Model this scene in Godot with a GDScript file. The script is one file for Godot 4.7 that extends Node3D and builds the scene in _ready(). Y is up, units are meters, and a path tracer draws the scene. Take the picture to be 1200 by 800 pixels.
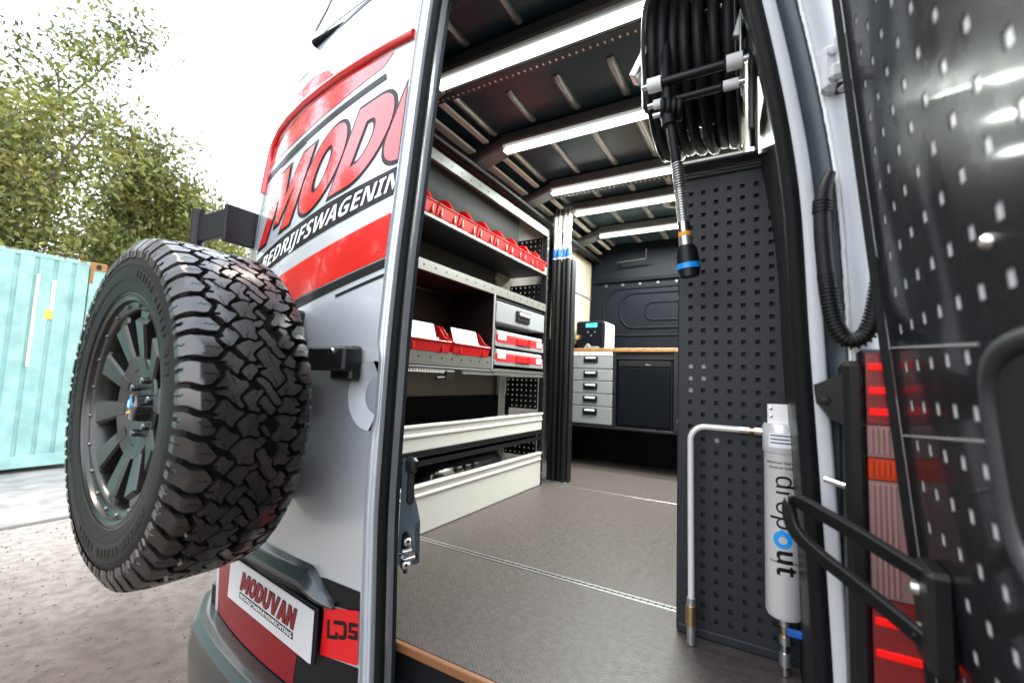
extends Node3D
# A work van seen from behind its open right rear door: x right, y up, z towards the viewer; the rear edge of the load floor is z = 0.

class MB:
	# collects triangles; xf places what is added
	var v := PackedVector3Array()
	var n := PackedVector3Array()
	var uv := PackedVector2Array()
	var col := PackedColorArray()
	var xf := Transform3D()
	var tint := Color(1, 1, 1)

	func raw(a: Vector3, b: Vector3, c: Vector3, na: Vector3, nb: Vector3, nc: Vector3) -> void:
		var g := (c - a).cross(b - a)
		if g.length_squared() < 1e-20:
			return
		if g.dot(na + nb + nc) < 0.0:
			v.append_array([a, c, b])
			n.append_array([na, nc, nb])
		else:
			v.append_array([a, b, c])
			n.append_array([na, nb, nc])
		col.append_array([tint, tint, tint])

	func trin(a: Vector3, b: Vector3, c: Vector3, na: Vector3, nb: Vector3, nc: Vector3) -> void:
		var bs := xf.basis
		raw(xf * a, xf * b, xf * c, (bs * na).normalized(), (bs * nb).normalized(), (bs * nc).normalized())

	func tri(a: Vector3, b: Vector3, c: Vector3, out := Vector3.ZERO) -> void:
		var m := (c - a).cross(b - a)
		if m.length_squared() < 1e-20:
			return
		m = m.normalized()
		if out != Vector3.ZERO and m.dot(out) < 0.0:
			m = -m
		trin(a, b, c, m, m, m)

	func quad(a: Vector3, b: Vector3, c: Vector3, d: Vector3, out := Vector3.ZERO) -> void:
		tri(a, b, c, out)
		tri(a, c, d, out)

	func box(lo: Vector3, hi: Vector3, bev := 0.0) -> void:
		obox(Transform3D(Basis(), (lo + hi) * 0.5), (hi - lo).abs(), bev)

	func obox(t: Transform3D, size: Vector3, bev := 0.0) -> void:
		var keep := xf
		xf = xf * t
		var h := size * 0.5
		var b: float = min(bev, min(h.x, min(h.y, h.z)) * 0.9)
		var ax := [Vector3(1, 0, 0), Vector3(0, 1, 0), Vector3(0, 0, 1)]
		for k in 3:
			var e: Vector3 = ax[k]
			var f: Vector3 = ax[(k + 1) % 3]
			var g: Vector3 = ax[(k + 2) % 3]
			var he := h.dot(e)
			var hf := h.dot(f)
			var hg := h.dot(g)
			for s in [-1.0, 1.0]:
				var c: Vector3 = e * he * s
				var p: Vector3 = f * (hf - b)
				var q: Vector3 = g * (hg - b)
				quad(c - p - q, c + p - q, c + p + q, c - p + q, e * s)
				if b > 0.0:
					for s2 in [-1.0, 1.0]:
						# edge between face e*s and face f*s2, running along g
						var a0: Vector3 = e * he * s + f * (hf - b) * s2
						var a1: Vector3 = e * (he - b) * s + f * hf * s2
						quad(a0 - q, a0 + q, a1 + q, a1 - q, e * s + f * s2)
		if b > 0.0:
			for sx in [-1.0, 1.0]:
				for sy in [-1.0, 1.0]:
					for sz in [-1.0, 1.0]:
						tri(Vector3(h.x * sx, (h.y - b) * sy, (h.z - b) * sz), Vector3((h.x - b) * sx, h.y * sy, (h.z - b) * sz), Vector3((h.x - b) * sx, (h.y - b) * sy, h.z * sz), Vector3(sx, sy, sz))
		xf = keep

	func tube(p: Array, r: float, sides := 10, caps := true, r2 := -1.0) -> void:
		var rings := []
		var nrm := []
		var up := Vector3.ZERO
		for i in p.size():
			var d: Vector3 = ((p[min(i + 1, p.size() - 1)] as Vector3) - (p[max(i - 1, 0)] as Vector3)).normalized()
			if up == Vector3.ZERO:
				up = d.cross(Vector3(0.31, 0.2, 0.93)).normalized()
			up = (up - d * up.dot(d)).normalized()
			var w := d.cross(up)
			var rr: float = r if r2 < 0.0 else lerp(r, r2, float(i) / (p.size() - 1))
			var ring := []
			var nr := []
			for k in sides:
				var a := TAU * k / sides
				var q := up * cos(a) + w * sin(a)
				nr.append(q)
				ring.append((p[i] as Vector3) + q * rr)
			rings.append(ring)
			nrm.append(nr)
		for i in p.size() - 1:
			for k in sides:
				var m := (k + 1) % sides
				trin(rings[i][k], rings[i][m], rings[i + 1][m], nrm[i][k], nrm[i][m], nrm[i + 1][m])
				trin(rings[i][k], rings[i + 1][m], rings[i + 1][k], nrm[i][k], nrm[i + 1][m], nrm[i + 1][k])
		if caps:
			for e in [0, p.size() - 1]:
				var d2: Vector3 = (p[0] as Vector3) - (p[1] as Vector3) if e == 0 else (p[e] as Vector3) - (p[e - 1] as Vector3)
				for k in sides:
					tri(p[e], rings[e][k], rings[e][(k + 1) % sides], d2)

	func band(p: Array, wide: Vector3, w: float, th: float) -> void:
		# a flat strap along p; wide is the direction of its breadth
		var rows := []
		for i in p.size():
			var d: Vector3 = ((p[min(i + 1, p.size() - 1)] as Vector3) - (p[max(i - 1, 0)] as Vector3)).normalized()
			var s := (wide - d * wide.dot(d)).normalized()
			var n := d.cross(s).normalized()
			var c: Vector3 = p[i]
			var b := th * 0.35
			rows.append([c + s * (w - b) + n * th, c - s * (w - b) + n * th, c - s * w + n * (th - b), c - s * w - n * (th - b), c - s * (w - b) - n * th, c + s * (w - b) - n * th, c + s * w - n * (th - b), c + s * w + n * (th - b)])
		for i in p.size() - 1:
			for k in 8:
				var m := (k + 1) % 8
				quad(rows[i][k], rows[i][m], rows[i + 1][m], rows[i + 1][k], ((rows[i][k] as Vector3) + (rows[i][m] as Vector3)) * 0.5 - (p[i] as Vector3))

	func lathe(prof: Array, segs := 32, t := Transform3D(), sharp := 0.75) -> void:
		# prof: Vector2(radius, height along local y)
		var keep := xf
		xf = xf * t
		for i in prof.size() - 1:
			var a: Vector2 = prof[i]
			var b: Vector2 = prof[i + 1]
			var d := (b - a)
			if d.length() < 1e-6:
				continue
			var sn := Vector2(d.y, -d.x).normalized()
			var na := sn
			var nb := sn
			if i > 0:
				var e: Vector2 = a - (prof[i - 1] as Vector2)
				var en := Vector2(e.y, -e.x).normalized()
				if en.dot(sn) > sharp:
					na = (en + sn).normalized()
			if i < prof.size() - 2:
				var e2: Vector2 = (prof[i + 2] as Vector2) - b
				var en2 := Vector2(e2.y, -e2.x).normalized()
				if en2.dot(sn) > sharp:
					nb = (en2 + sn).normalized()
			for k in segs:
				var c0 := Vector2(cos(TAU * k / segs), sin(TAU * k / segs))
				var c1 := Vector2(cos(TAU * (k + 1) / segs), sin(TAU * (k + 1) / segs))
				var p00 := Vector3(a.x * c0.x, a.y, a.x * c0.y)
				var p01 := Vector3(a.x * c1.x, a.y, a.x * c1.y)
				var p10 := Vector3(b.x * c0.x, b.y, b.x * c0.y)
				var p11 := Vector3(b.x * c1.x, b.y, b.x * c1.y)
				var n00 := Vector3(na.x * c0.x, na.y, na.x * c0.y)
				var n01 := Vector3(na.x * c1.x, na.y, na.x * c1.y)
				var n10 := Vector3(nb.x * c0.x, nb.y, nb.x * c0.y)
				var n11 := Vector3(nb.x * c1.x, nb.y, nb.x * c1.y)
				trin(p00, p01, p11, n00, n01, n11)
				trin(p00, p11, p10, n00, n11, n10)
		xf = keep

	func prism(poly: PackedVector2Array, depth: float, t := Transform3D()) -> void:
		# polygon in local xy, from z = 0 to z = depth
		var keep := xf
		xf = xf * t
		var ids := Geometry2D.triangulate_polygon(poly)
		for i in range(0, ids.size(), 3):
			var a := poly[ids[i]]
			var b := poly[ids[i + 1]]
			var c := poly[ids[i + 2]]
			tri(Vector3(a.x, a.y, depth), Vector3(b.x, b.y, depth), Vector3(c.x, c.y, depth), Vector3(0, 0, depth))
			tri(Vector3(a.x, a.y, 0), Vector3(b.x, b.y, 0), Vector3(c.x, c.y, 0), Vector3(0, 0, -depth))
		var ccw := not Geometry2D.is_polygon_clockwise(poly)
		for i in poly.size():
			var a2 := poly[i]
			var b2 := poly[(i + 1) % poly.size()]
			var e := b2 - a2
			var o := Vector3(e.y, -e.x, 0) if ccw else Vector3(-e.y, e.x, 0)
			quad(Vector3(a2.x, a2.y, 0), Vector3(b2.x, b2.y, 0), Vector3(b2.x, b2.y, depth), Vector3(a2.x, a2.y, depth), o)
		xf = keep

	func grid(fn: Callable, us: Array, vs: Array, out := Vector3.ZERO) -> void:
		# a smooth sheet of fn(u, v)
		var e := 0.002
		var pts := []
		var nr := []
		for u in us:
			var row := []
			var nrow := []
			for w in vs:
				var p: Vector3 = fn.call(u, w)
				var du: Vector3 = (fn.call(u + e, w) as Vector3) - (fn.call(u - e, w) as Vector3)
				var dv: Vector3 = (fn.call(u, w + e) as Vector3) - (fn.call(u, w - e) as Vector3)
				var m := du.cross(dv).normalized()
				if out != Vector3.ZERO and m.dot(out) < 0.0:
					m = -m
				row.append(p)
				nrow.append(m)
			pts.append(row)
			nr.append(nrow)
		for i in us.size() - 1:
			for j in vs.size() - 1:
				trin(pts[i][j], pts[i + 1][j], pts[i + 1][j + 1], nr[i][j], nr[i + 1][j], nr[i + 1][j + 1])
				trin(pts[i][j], pts[i + 1][j + 1], pts[i][j + 1], nr[i][j], nr[i + 1][j + 1], nr[i][j + 1])

	func perf(o: Vector3, ux: Vector3, uy: Vector3, nx: int, ny: int, hole: float, th: float, skip = null, holey := -1.0) -> void:
		# a sheet of nx by ny cells with a square hole in each; ux, uy are one cell; the front faces ux x uy
		var nz := ux.cross(uy).normalized()
		var lx := ux.length()
		var ly := uy.length()
		var hx := hole / lx * 0.5
		var hy := (hole if holey < 0.0 else holey) / ly * 0.5
		for i in nx:
			for j in ny:
				var c := o + ux * i + uy * j
				var q := [c, c + ux, c + ux + uy, c + uy]
				if skip != null and skip.call(i, j):
					quad(q[0], q[1], q[2], q[3], nz)
					continue
				var m := c + ux * 0.5 + uy * 0.5
				var h := [m - ux * hx - uy * hy, m + ux * hx - uy * hy, m + ux * hx + uy * hy, m - ux * hx + uy * hy]
				for k in 4:
					var k2 := (k + 1) % 4
					quad(q[k], q[k2], h[k2], h[k], nz)
					quad(h[k], h[k2], h[k2] - nz * th, h[k] - nz * th, m - ((h[k] as Vector3) + (h[k2] as Vector3)) * 0.5)

	func soup(tris: PackedVector3Array, fn: Callable, most: float) -> void:
		# flat triangles (x, y, lift) cut until no edge is longer than most, then bent by fn
		var work: Array = []
		for i in range(0, tris.size(), 3):
			work.append([tris[i], tris[i + 1], tris[i + 2]])
		while work.size():
			var t: Array = work.pop_back()
			var l := [(t[0] as Vector3).distance_to(t[1]), (t[1] as Vector3).distance_to(t[2]), (t[2] as Vector3).distance_to(t[0])]
			var k := 0
			if l[1] > l[k]: k = 1
			if l[2] > l[k]: k = 2
			if l[k] > most:
				var a: Vector3 = t[k]
				var b: Vector3 = t[(k + 1) % 3]
				var c: Vector3 = t[(k + 2) % 3]
				var m := (a + b) * 0.5
				work.append([a, m, c])
				work.append([m, b, c])
			else:
				var p0: Vector3 = fn.call(t[0])
				var p1: Vector3 = fn.call(t[1])
				var p2: Vector3 = fn.call(t[2])
				var o: Vector3 = (fn.call((t[0] as Vector3) + Vector3(0, 0, 0.01)) as Vector3) - p0
				var nr := []
				for q in t:
					var w: Vector3 = ((fn.call(q + Vector3(0.002, 0, 0)) as Vector3) - (fn.call(q - Vector3(0.002, 0, 0)) as Vector3)).cross((fn.call(q + Vector3(0, 0.002, 0)) as Vector3) - (fn.call(q - Vector3(0, 0.002, 0)) as Vector3)).normalized()
					nr.append(w if w.dot(o) > 0.0 else -w)
				trin(p0, p1, p2, nr[0], nr[1], nr[2])

	func poly(pg: PackedVector2Array, fn: Callable, lift := 0.0, most := 0.04) -> void:
		var ids := Geometry2D.triangulate_polygon(pg)
		var t := PackedVector3Array()
		for i in ids:
			t.append(Vector3(pg[i].x, pg[i].y, lift))
		soup(t, fn, most)

	func mesh(colored := false) -> ArrayMesh:
		var a := []
		a.resize(Mesh.ARRAY_MAX)
		a[Mesh.ARRAY_VERTEX] = v
		a[Mesh.ARRAY_NORMAL] = n
		if colored:
			a[Mesh.ARRAY_COLOR] = col
		var m := ArrayMesh.new()
		if v.size():
			m.add_surface_from_arrays(Mesh.PRIMITIVE_TRIANGLES, a)
		return m


var M := {}
var taken := {}
var rng := RandomNumberGenerator.new()

func numbered(called: String, parent: Node) -> String:
	var key := str(parent.get_instance_id()) + called
	var k: int = taken.get(key, 0)
	taken[key] = k + 1
	return called if k == 0 else "%s_%03d" % [called, k]

func thing(called: String, label: String, category: String, at := Vector3.ZERO, group := "") -> Node3D:
	var o := Node3D.new()
	o.name = numbered(called, self)
	add_child(o, true)
	o.position = at
	tag(o, label, category, group)
	return o

func tag(o: Node, label: String, category := "", group := "", kind := "") -> Node:
	if label: o.set_meta("label", label)
	if category: o.set_meta("category", category)
	if group: o.set_meta("group", group)
	if kind: o.set_meta("kind", kind)
	return o

func part(called: String, mb: MB, mat: Material, parent: Node, label := "") -> MeshInstance3D:
	# the mesh is built in world axes; it is moved into the parent's
	var o := MeshInstance3D.new()
	o.name = numbered(called, parent)
	var off := Vector3.ZERO
	var p: Node = parent
	while p != self and p is Node3D:
		off += (p as Node3D).position
		p = p.get_parent()
	if off != Vector3.ZERO:
		for i in mb.v.size():
			mb.v[i] -= off
	o.mesh = mb.mesh()
	o.material_override = mat
	parent.add_child(o, true)
	if label: o.set_meta("label", label)
	return o

func shared(called: String, mesh: Mesh, mat: Material, parent: Node, t: Transform3D) -> MeshInstance3D:
	var o := MeshInstance3D.new()
	o.name = numbered(called, parent)
	o.mesh = mesh
	o.material_override = mat
	o.transform = t
	parent.add_child(o, true)
	return o

func copy(src: Node3D, at: Vector3, label: String) -> Node3D:
	var base := String(src.name)
	var c: Node3D = src.duplicate()
	c.name = numbered(base, self)
	add_child(c, true)
	c.position = at
	c.set_meta("label", label)
	return c

func lin(r: float, g: float, b: float) -> Color:
	return Color(r, g, b).linear_to_srgb()

func mat(called: String, c: Color, rough := 0.5, metal := 0.0, spec := 0.5) -> StandardMaterial3D:
	var m := StandardMaterial3D.new()
	m.resource_name = called
	m.albedo_color = c
	m.roughness = rough
	m.metallic = metal
	m.metallic_specular = spec
	M[called] = m
	return m

func noise_tex(freq: float, oct := 4, sd := 1, size := 512, lo := 0.0, hi := 1.0, normal := false, kind := FastNoiseLite.TYPE_SIMPLEX_SMOOTH) -> NoiseTexture2D:
	var f := FastNoiseLite.new()
	f.noise_type = kind
	f.seed = sd
	f.frequency = freq
	f.fractal_octaves = oct
	var t := NoiseTexture2D.new()
	t.width = size
	t.height = size
	t.seamless = true
	t.noise = f
	t.as_normal_map = normal
	if not normal:
		var g := Gradient.new()
		g.set_color(0, Color(lo, lo, lo))
		g.set_color(1, Color(hi, hi, hi))
		t.color_ramp = g
	return t

func tri_scale(m: StandardMaterial3D, s: float) -> void:
	m.uv1_triplanar = true
	m.uv1_world_triplanar = true
	m.uv1_scale = Vector3(s, s, s)

func lamp_mat(called: String, c: Color, energy: float) -> StandardMaterial3D:
	var m := mat(called, c, 0.4)
	m.emission_enabled = true
	m.emission = c
	m.emission_energy_multiplier = energy
	return m

# ---------------------------------------------------------------- shapes of the van
const ZY := [0.45, 0.7, 0.88, 1.08, 1.29, 1.5, 1.73, 1.93, 2.18, 2.4, 2.6, 2.8, 3.04]
const ZV := [0.10, 0.108, 0.117, 0.126, 0.124, 0.119, 0.106, 0.088, 0.066, 0.045, 0.02, -0.022, -0.09]
const XY := [0.45, 1.0, 1.3, 1.5, 1.8, 2.1, 2.4, 2.6, 2.75, 2.9, 2.98, 3.02]
const XV := [0.97, 1.0, 1.01, 1.0, 0.975, 0.94, 0.895, 0.855, 0.81, 0.74, 0.66, 0.5]
const AY := [0.60, 1.0, 1.5, 1.82, 2.18, 2.4, 2.55, 2.62]
const AV := [0.915, 0.905, 0.883, 0.868, 0.815, 0.765, 0.70, 0.60]

func interp(xs: Array, vs: Array, x: float) -> float:
	# Catmull-Rom, so that skins built from the tables have no visible facets
	if x <= xs[0]: return vs[0]
	var n := xs.size()
	if x >= xs[n - 1]: return vs[n - 1]
	var i := 0
	while x > xs[i + 1]: i += 1
	var t: float = (x - xs[i]) / (xs[i + 1] - xs[i])
	var d: float = xs[i + 1] - xs[i]
	var m0: float = (vs[i + 1] - vs[max(i - 1, 0)]) / (xs[i + 1] - xs[max(i - 1, 0)]) * d
	var m1: float = (vs[min(i + 2, n - 1)] - vs[i]) / (xs[min(i + 2, n - 1)] - xs[i]) * d
	var t2 := t * t
	var t3 := t2 * t
	return (2 * t3 - 3 * t2 + 1) * vs[i] + (t3 - 2 * t2 + t) * m0 + (-2 * t3 + 3 * t2) * vs[i + 1] + (t3 - t2) * m1

func zf(x: float, y: float) -> float:
	return interp(ZY, ZV, y) - 0.12 * pow(abs(x) / 0.93, 2.3)

func on_door(p: Vector3) -> Vector3:
	# a point drawn on the flat (x, y) and lifted by z off the curved rear face
	return Vector3(p.x, p.y, zf(p.x, p.y) + p.z)

func outer(y: float) -> float:
	return interp(XY, XV, y)

func edge(y: float) -> float:
	return interp(AY, AV, y)

func rd(y: float, z: float, out := 0.0) -> Vector3:
	# a point on the inner face of the open right door; out moves it towards the van's middle
	return Vector3(0.948 + (2.11 - y) * 0.082 - out, y - out * 0.082, z)

func rect(x0: float, y0: float, x1: float, y1: float) -> PackedVector2Array:
	return PackedVector2Array([Vector2(x0, y0), Vector2(x1, y0), Vector2(x1, y1), Vector2(x0, y1)])

func span(a: float, b: float, n: int) -> Array:
	var r := []
	for i in n + 1:
		r.append(lerp(a, b, float(i) / n))
	return r

# ---------------------------------------------------------------- heavy capitals
func arc(c: Vector2, rx: float, ry: float, a0: float, a1: float, n: int) -> PackedVector2Array:
	var r := PackedVector2Array()
	for i in n + 1:
		var a: float = deg_to_rad(lerp(a0, a1, float(i) / n))
		r.append(c + Vector2(cos(a) * rx, sin(a) * ry))
	return r

func pv(a: Array) -> PackedVector2Array:
	var r := PackedVector2Array()
	for i in range(0, a.size(), 2):
		r.append(Vector2(a[i], a[i + 1]))
	return r

func glyph(ch: String) -> Array:
	# [outer, hole or empty, advance]
	var none := PackedVector2Array()
	match ch:
		"M": return [pv([0, 0, 0, 1, 0.34, 1, 0.53, 0.52, 0.72, 1, 1.06, 1, 1.06, 0, 0.78, 0, 0.78, 0.6, 0.60, 0.16, 0.46, 0.16, 0.28, 0.6, 0.28, 0]), none, 1.12]
		"O": return [arc(Vector2(0.44, 0.5), 0.44, 0.52, 0, 352.5, 47), arc(Vector2(0.44, 0.5), 0.16, 0.28, 0, 345, 23), 0.93]
		"D":
			var o := pv([0, 1, 0, 0])
			o.append_array(arc(Vector2(0.38, 0.5), 0.46, 0.5, -90, 90, 20))
			var h := pv([0.28, 0.76, 0.28, 0.24])
			h.append_array(arc(Vector2(0.36, 0.5), 0.19, 0.26, -90, 90, 12))
			return [o, h, 0.89]
		"U":
			var u := pv([0, 1, 0, 0.4])
			u.append_array(arc(Vector2(0.42, 0.38), 0.42, 0.4, 180, 360, 20))
			u.append_array(pv([0.84, 1, 0.56, 1]))
			u.append_array(arc(Vector2(0.42, 0.40), 0.14, 0.17, 360, 180, 12))
			u.append_array(pv([0.28, 1]))
			return [u, none, 0.9]
		"V": return [pv([0, 1, 0.3, 1, 0.47, 0.36, 0.64, 1, 0.94, 1, 0.62, 0, 0.32, 0]), none, 0.92]
		"A": return [pv([0, 0, 0.32, 1, 0.62, 1, 0.94, 0, 0.64, 0, 0.60, 0.16, 0.34, 0.16, 0.30, 0]), pv([0.40, 0.36, 0.54, 0.36, 0.47, 0.66]), 0.97]
		"N": return [pv([0, 0, 0, 1, 0.28, 1, 0.58, 0.46, 0.58, 1, 0.86, 1, 0.86, 0, 0.58, 0, 0.28, 0.54, 0.28, 0]), none, 0.92]
	return [none, none, 0.5]

func pieces(outer_: PackedVector2Array, hole: PackedVector2Array) -> Array:
	# a shape with a hole as simple pieces left and right of the hole's middle
	if hole.is_empty():
		return [outer_]
	var cx := 0.0
	for p in hole: cx += p.x / hole.size()
	var r := []
	for half in [rect(-50, -50, cx, 50), rect(cx, -50, 50, 50)]:
		for a in Geometry2D.intersect_polygons(outer_, half):
			r.append_array(Geometry2D.clip_polygons(a, hole))
	return r

func lettering(text: String, fill: MB, line: MB, place: Callable, surface: Callable, lift: float, grow: float, clip := PackedVector2Array(), most := 0.04) -> void:
	# place maps letter units to the flat (x, y); surface bends that onto the thing
	var pen := 0.0
	for ch in text:
		var g := glyph(ch)
		for pass_ in [0, 1]:
			if pass_ == 1 and line == null: continue
			var o: PackedVector2Array = g[0]
			var h: PackedVector2Array = g[1]
			if pass_ == 1:
				var big := Geometry2D.offset_polygon(o, grow, Geometry2D.JOIN_MITER)
				if big.size() == 0: continue
				o = big[0]
				if Geometry2D.is_polygon_clockwise(g[0]): pass
				if not h.is_empty():
					var sm := Geometry2D.offset_polygon(h, -grow)
					h = sm[0] if sm.size() else PackedVector2Array()
			for pg in pieces(o, h):
				var q := PackedVector2Array()
				for p in pg:
					q.append(place.call(Vector2(p.x + pen, p.y)))
				var cut: Array = Geometry2D.intersect_polygons(q, clip) if clip.size() else [q]
				for c in cut:
					(fill if pass_ == 0 else line).poly(c, surface, lift if pass_ == 0 else lift * 0.5, most)
		pen += g[2]

var fonts := {}
func type_tris(text: String, family: String, weight: int, height: float) -> PackedVector3Array:
	# flat letters as triangles, the capitals about `height` tall, starting at the origin
	var key := family + str(weight)
	if not fonts.has(key):
		var f := SystemFont.new()
		f.font_names = PackedStringArray([family])
		f.font_weight = weight
		fonts[key] = f
	var tm := TextMesh.new()
	tm.text = text
	tm.font = fonts[key]
	tm.font_size = 64
	tm.depth = 0.0
	tm.pixel_size = height / 46.0
	tm.curve_step = 1.0
	tm.horizontal_alignment = HORIZONTAL_ALIGNMENT_LEFT
	tm.vertical_alignment = VERTICAL_ALIGNMENT_CENTER
	var a := tm.surface_get_arrays(0)
	var vv: PackedVector3Array = a[Mesh.ARRAY_VERTEX]
	var out := PackedVector3Array()
	var ix: PackedInt32Array = a[Mesh.ARRAY_INDEX] if a[Mesh.ARRAY_INDEX] != null else PackedInt32Array(range(vv.size()))
	for i in ix:
		out.append(Vector3(vv[i].x, vv[i].y, 0))
	return out

func materials() -> void:
	var fine := noise_tex(0.02, 4, 3, 512)
	var m := mat("silver_paint", lin(0.68, 0.71, 0.745), 0.33, 0.55, 0.5)
	m.clearcoat_enabled = true
	m.clearcoat = 1.0
	m.clearcoat_roughness = 0.04
	m = mat("white_paint", lin(0.5, 0.51, 0.53), 0.3)
	m = mat("frame_paint", lin(0.74, 0.76, 0.78), 0.35)
	m = mat("grey_and_gutter_shade", lin(0.05, 0.066, 0.078), 0.4)
	m = mat("red_vinyl", lin(0.6, 0.008, 0.008), 0.22, 0.0, 0.5)
	m.clearcoat_enabled = true
	m.clearcoat = 1.0
	m.clearcoat_roughness = 0.03
	m = mat("black_vinyl", lin(0.008, 0.008, 0.009), 0.4, 0.0, 0.3)
	m.clearcoat_enabled = true
	m.clearcoat = 0.2
	m.clearcoat_roughness = 0.05
	mat("white_vinyl", lin(0.85, 0.85, 0.86), 0.3)
	m = mat("red_lens", lin(0.2, 0.004, 0.004), 0.08)
	m.clearcoat_enabled = true
	m = mat("rubber", lin(0.007, 0.007, 0.008), 0.5, 0.0, 0.35)
	mat("seal_rubber", lin(0.007, 0.007, 0.008), 0.6, 0.0, 0.22)
	m = mat("black_plastic", lin(0.008, 0.008, 0.009), 0.4, 0.0, 0.4)
	m = mat("black_gloss", lin(0.012, 0.013, 0.015), 0.12)
	m.clearcoat_enabled = true
	m.clearcoat_roughness = 0.05
	m = mat("door_panel_gloss", lin(0.0085, 0.0095, 0.0115), 0.4, 0.0, 0.14)
	m.roughness_texture = noise_tex(0.012, 4, 9, 512, 0.5, 1.0)
	m.clearcoat_enabled = true
	m.clearcoat = 0.3
	m.clearcoat_roughness = 0.08
	tri_scale(m, 2.0)
	m = mat("powder_black", lin(0.0095, 0.010, 0.012), 0.45, 0.0, 0.4)
	m.heightmap_enabled = true
	m.heightmap_texture = noise_tex(0.2, 2, 5, 256)
	m.heightmap_scale = 0.02
	tri_scale(m, 6.0)
	m = mat("peg_black", lin(0.016, 0.018, 0.022), 0.45, 0.0, 0.4)
	m = mat("rack_grey", lin(0.235, 0.235, 0.24), 0.42, 0.1)
	m = mat("lip_grey", lin(0.14, 0.135, 0.125), 0.4, 0.2)
	mat("rail_grey", lin(0.4, 0.39, 0.38), 0.3, 0.8)
	mat("rack_dark", lin(0.045, 0.046, 0.041), 0.45, 0.1)
	m = mat("drawer_grey", lin(0.23, 0.235, 0.25), 0.38, 0.15)
	m = mat("alu", lin(0.74, 0.72, 0.69), 0.36, 0.25)
	m = mat("brushed", lin(0.8, 0.79, 0.77), 0.3, 0.35)
	mat("chrome", lin(0.75, 0.75, 0.76), 0.16, 1.0)
	mat("brass", lin(0.72, 0.5, 0.25), 0.25, 1.0)
	mat("zinc", lin(0.6, 0.6, 0.58), 0.32, 0.9)
	m = mat("bin_red", lin(0.6, 0.012, 0.016), 0.32)
	mat("case_red", lin(0.62, 0.03, 0.035), 0.25)
	mat("card", lin(0.85, 0.85, 0.86), 0.6)
	mat("clear_grey", lin(0.5, 0.47, 0.47), 0.15)
	m = mat("floor_grey", lin(0.092, 0.075, 0.071), 0.5, 0.0, 0.35)
	m.albedo_texture = noise_tex(0.014, 6, 21, 1024, 0.8, 1.0)
	m.roughness_texture = noise_tex(0.02, 5, 22, 512, 0.7, 1.0)
	m.heightmap_enabled = true
	m.heightmap_texture = dots_tex()
	m.heightmap_scale = 0.06
	tri_scale(m, 2.5)
	m = mat("plywood_edge", lin(0.2, 0.08, 0.03), 0.5)
	m = mat("worktop", lin(0.36, 0.18, 0.07), 0.45)
	m.albedo_texture = noise_tex(0.03, 4, 31, 256, 0.7, 1.0)
	tri_scale(m, 3.0)
	m = mat("tan_panel", lin(0.3, 0.26, 0.2), 0.6)
	m = mat("inner_steel", lin(0.11, 0.1, 0.095), 0.5)
	mat("lining_steel", lin(0.27, 0.245, 0.225), 0.4, 0.3)
	m = mat("roof_grey", lin(0.024, 0.046, 0.06), 0.36, 0.0, 0.4)
	m.roughness_texture = noise_tex(0.01, 3, 14, 256, 0.8, 1.0)
	tri_scale(m, 2.0)
	mat("bow_grey", lin(0.03, 0.031, 0.036), 0.4)
	mat("bow_metal", lin(0.10, 0.10, 0.102), 0.35, 0.2)
	mat("rib_grey", lin(0.4, 0.41, 0.42), 0.34, 0.6)
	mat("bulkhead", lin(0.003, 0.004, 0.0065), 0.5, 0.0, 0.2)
	mat("blue", lin(0.01, 0.11, 0.42), 0.4)
	mat("bright_blue", lin(0.01, 0.3, 0.8), 0.3)
	mat("orange", lin(0.85, 0.35, 0.02), 0.4)
	mat("amber", lin(0.5, 0.05, 0.015), 0.15)
	mat("dark_red", lin(0.2, 0.004, 0.008), 0.3)
	mat("plate_white", lin(0.55, 0.54, 0.545), 0.35)
	mat("badge_pink", lin(0.5, 0.2, 0.23), 0.4)
	lamp_mat("tail_glow", Color(0.8, 0.02, 0.01), 0.4)
	mat("sticker_red", lin(0.6, 0.012, 0.014), 0.25)
	m = mat("clear_lens", lin(0.26, 0.14, 0.13), 0.1)
	m.clearcoat_enabled = true
	m = mat("sealant", lin(0.75, 0.78, 0.8), 0.5)
	m = mat("tyre", lin(0.0125, 0.0115, 0.0105), 0.5, 0.0, 0.28)
	m.heightmap_enabled = true
	m.heightmap_texture = noise_tex(0.08, 3, 41, 256)
	m.heightmap_scale = 0.03
	m.uv1_triplanar = true
	m.uv1_scale = Vector3(5, 5, 5)
	m = mat("tread", lin(0.034, 0.029, 0.027), 0.24, 0.0, 0.65)
	m.albedo_texture = noise_tex(0.02, 4, 42, 256, 0.65, 1.0)
	m.uv1_triplanar = true
	m.uv1_scale = Vector3(4, 4, 4)
	m = mat("tyre_groove", lin(0.006, 0.006, 0.006), 0.7, 0.0, 0.2)
	m = mat("rim", lin(0.06, 0.06, 0.055), 0.27, 0.8)
	mat("rim_bolt_metal", lin(0.14, 0.15, 0.145), 0.3, 0.9)
	m = mat("rim_edge", lin(0.34, 0.36, 0.35), 0.25, 0.9)
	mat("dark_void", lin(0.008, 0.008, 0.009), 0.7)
	m = mat("bumper", lin(0.016, 0.022, 0.022), 0.15, 0.2)
	m.clearcoat_enabled = true
	m = mat("container", lin(0.35, 0.59, 0.525), 0.55)
	m.albedo_texture = noise_tex(0.012, 5, 51, 512, 0.82, 1.0)
	tri_scale(m, 0.5)
	mat("rust", lin(0.33, 0.15, 0.04), 0.8)
	lamp_mat("led", Color(0.97, 1.0, 0.97), 3.0)
	lamp_mat("teal", lin(0.04, 0.4, 0.4), 0.5)
	mat("yellow_mark", lin(0.75, 0.55, 0.08), 0.6)

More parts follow.
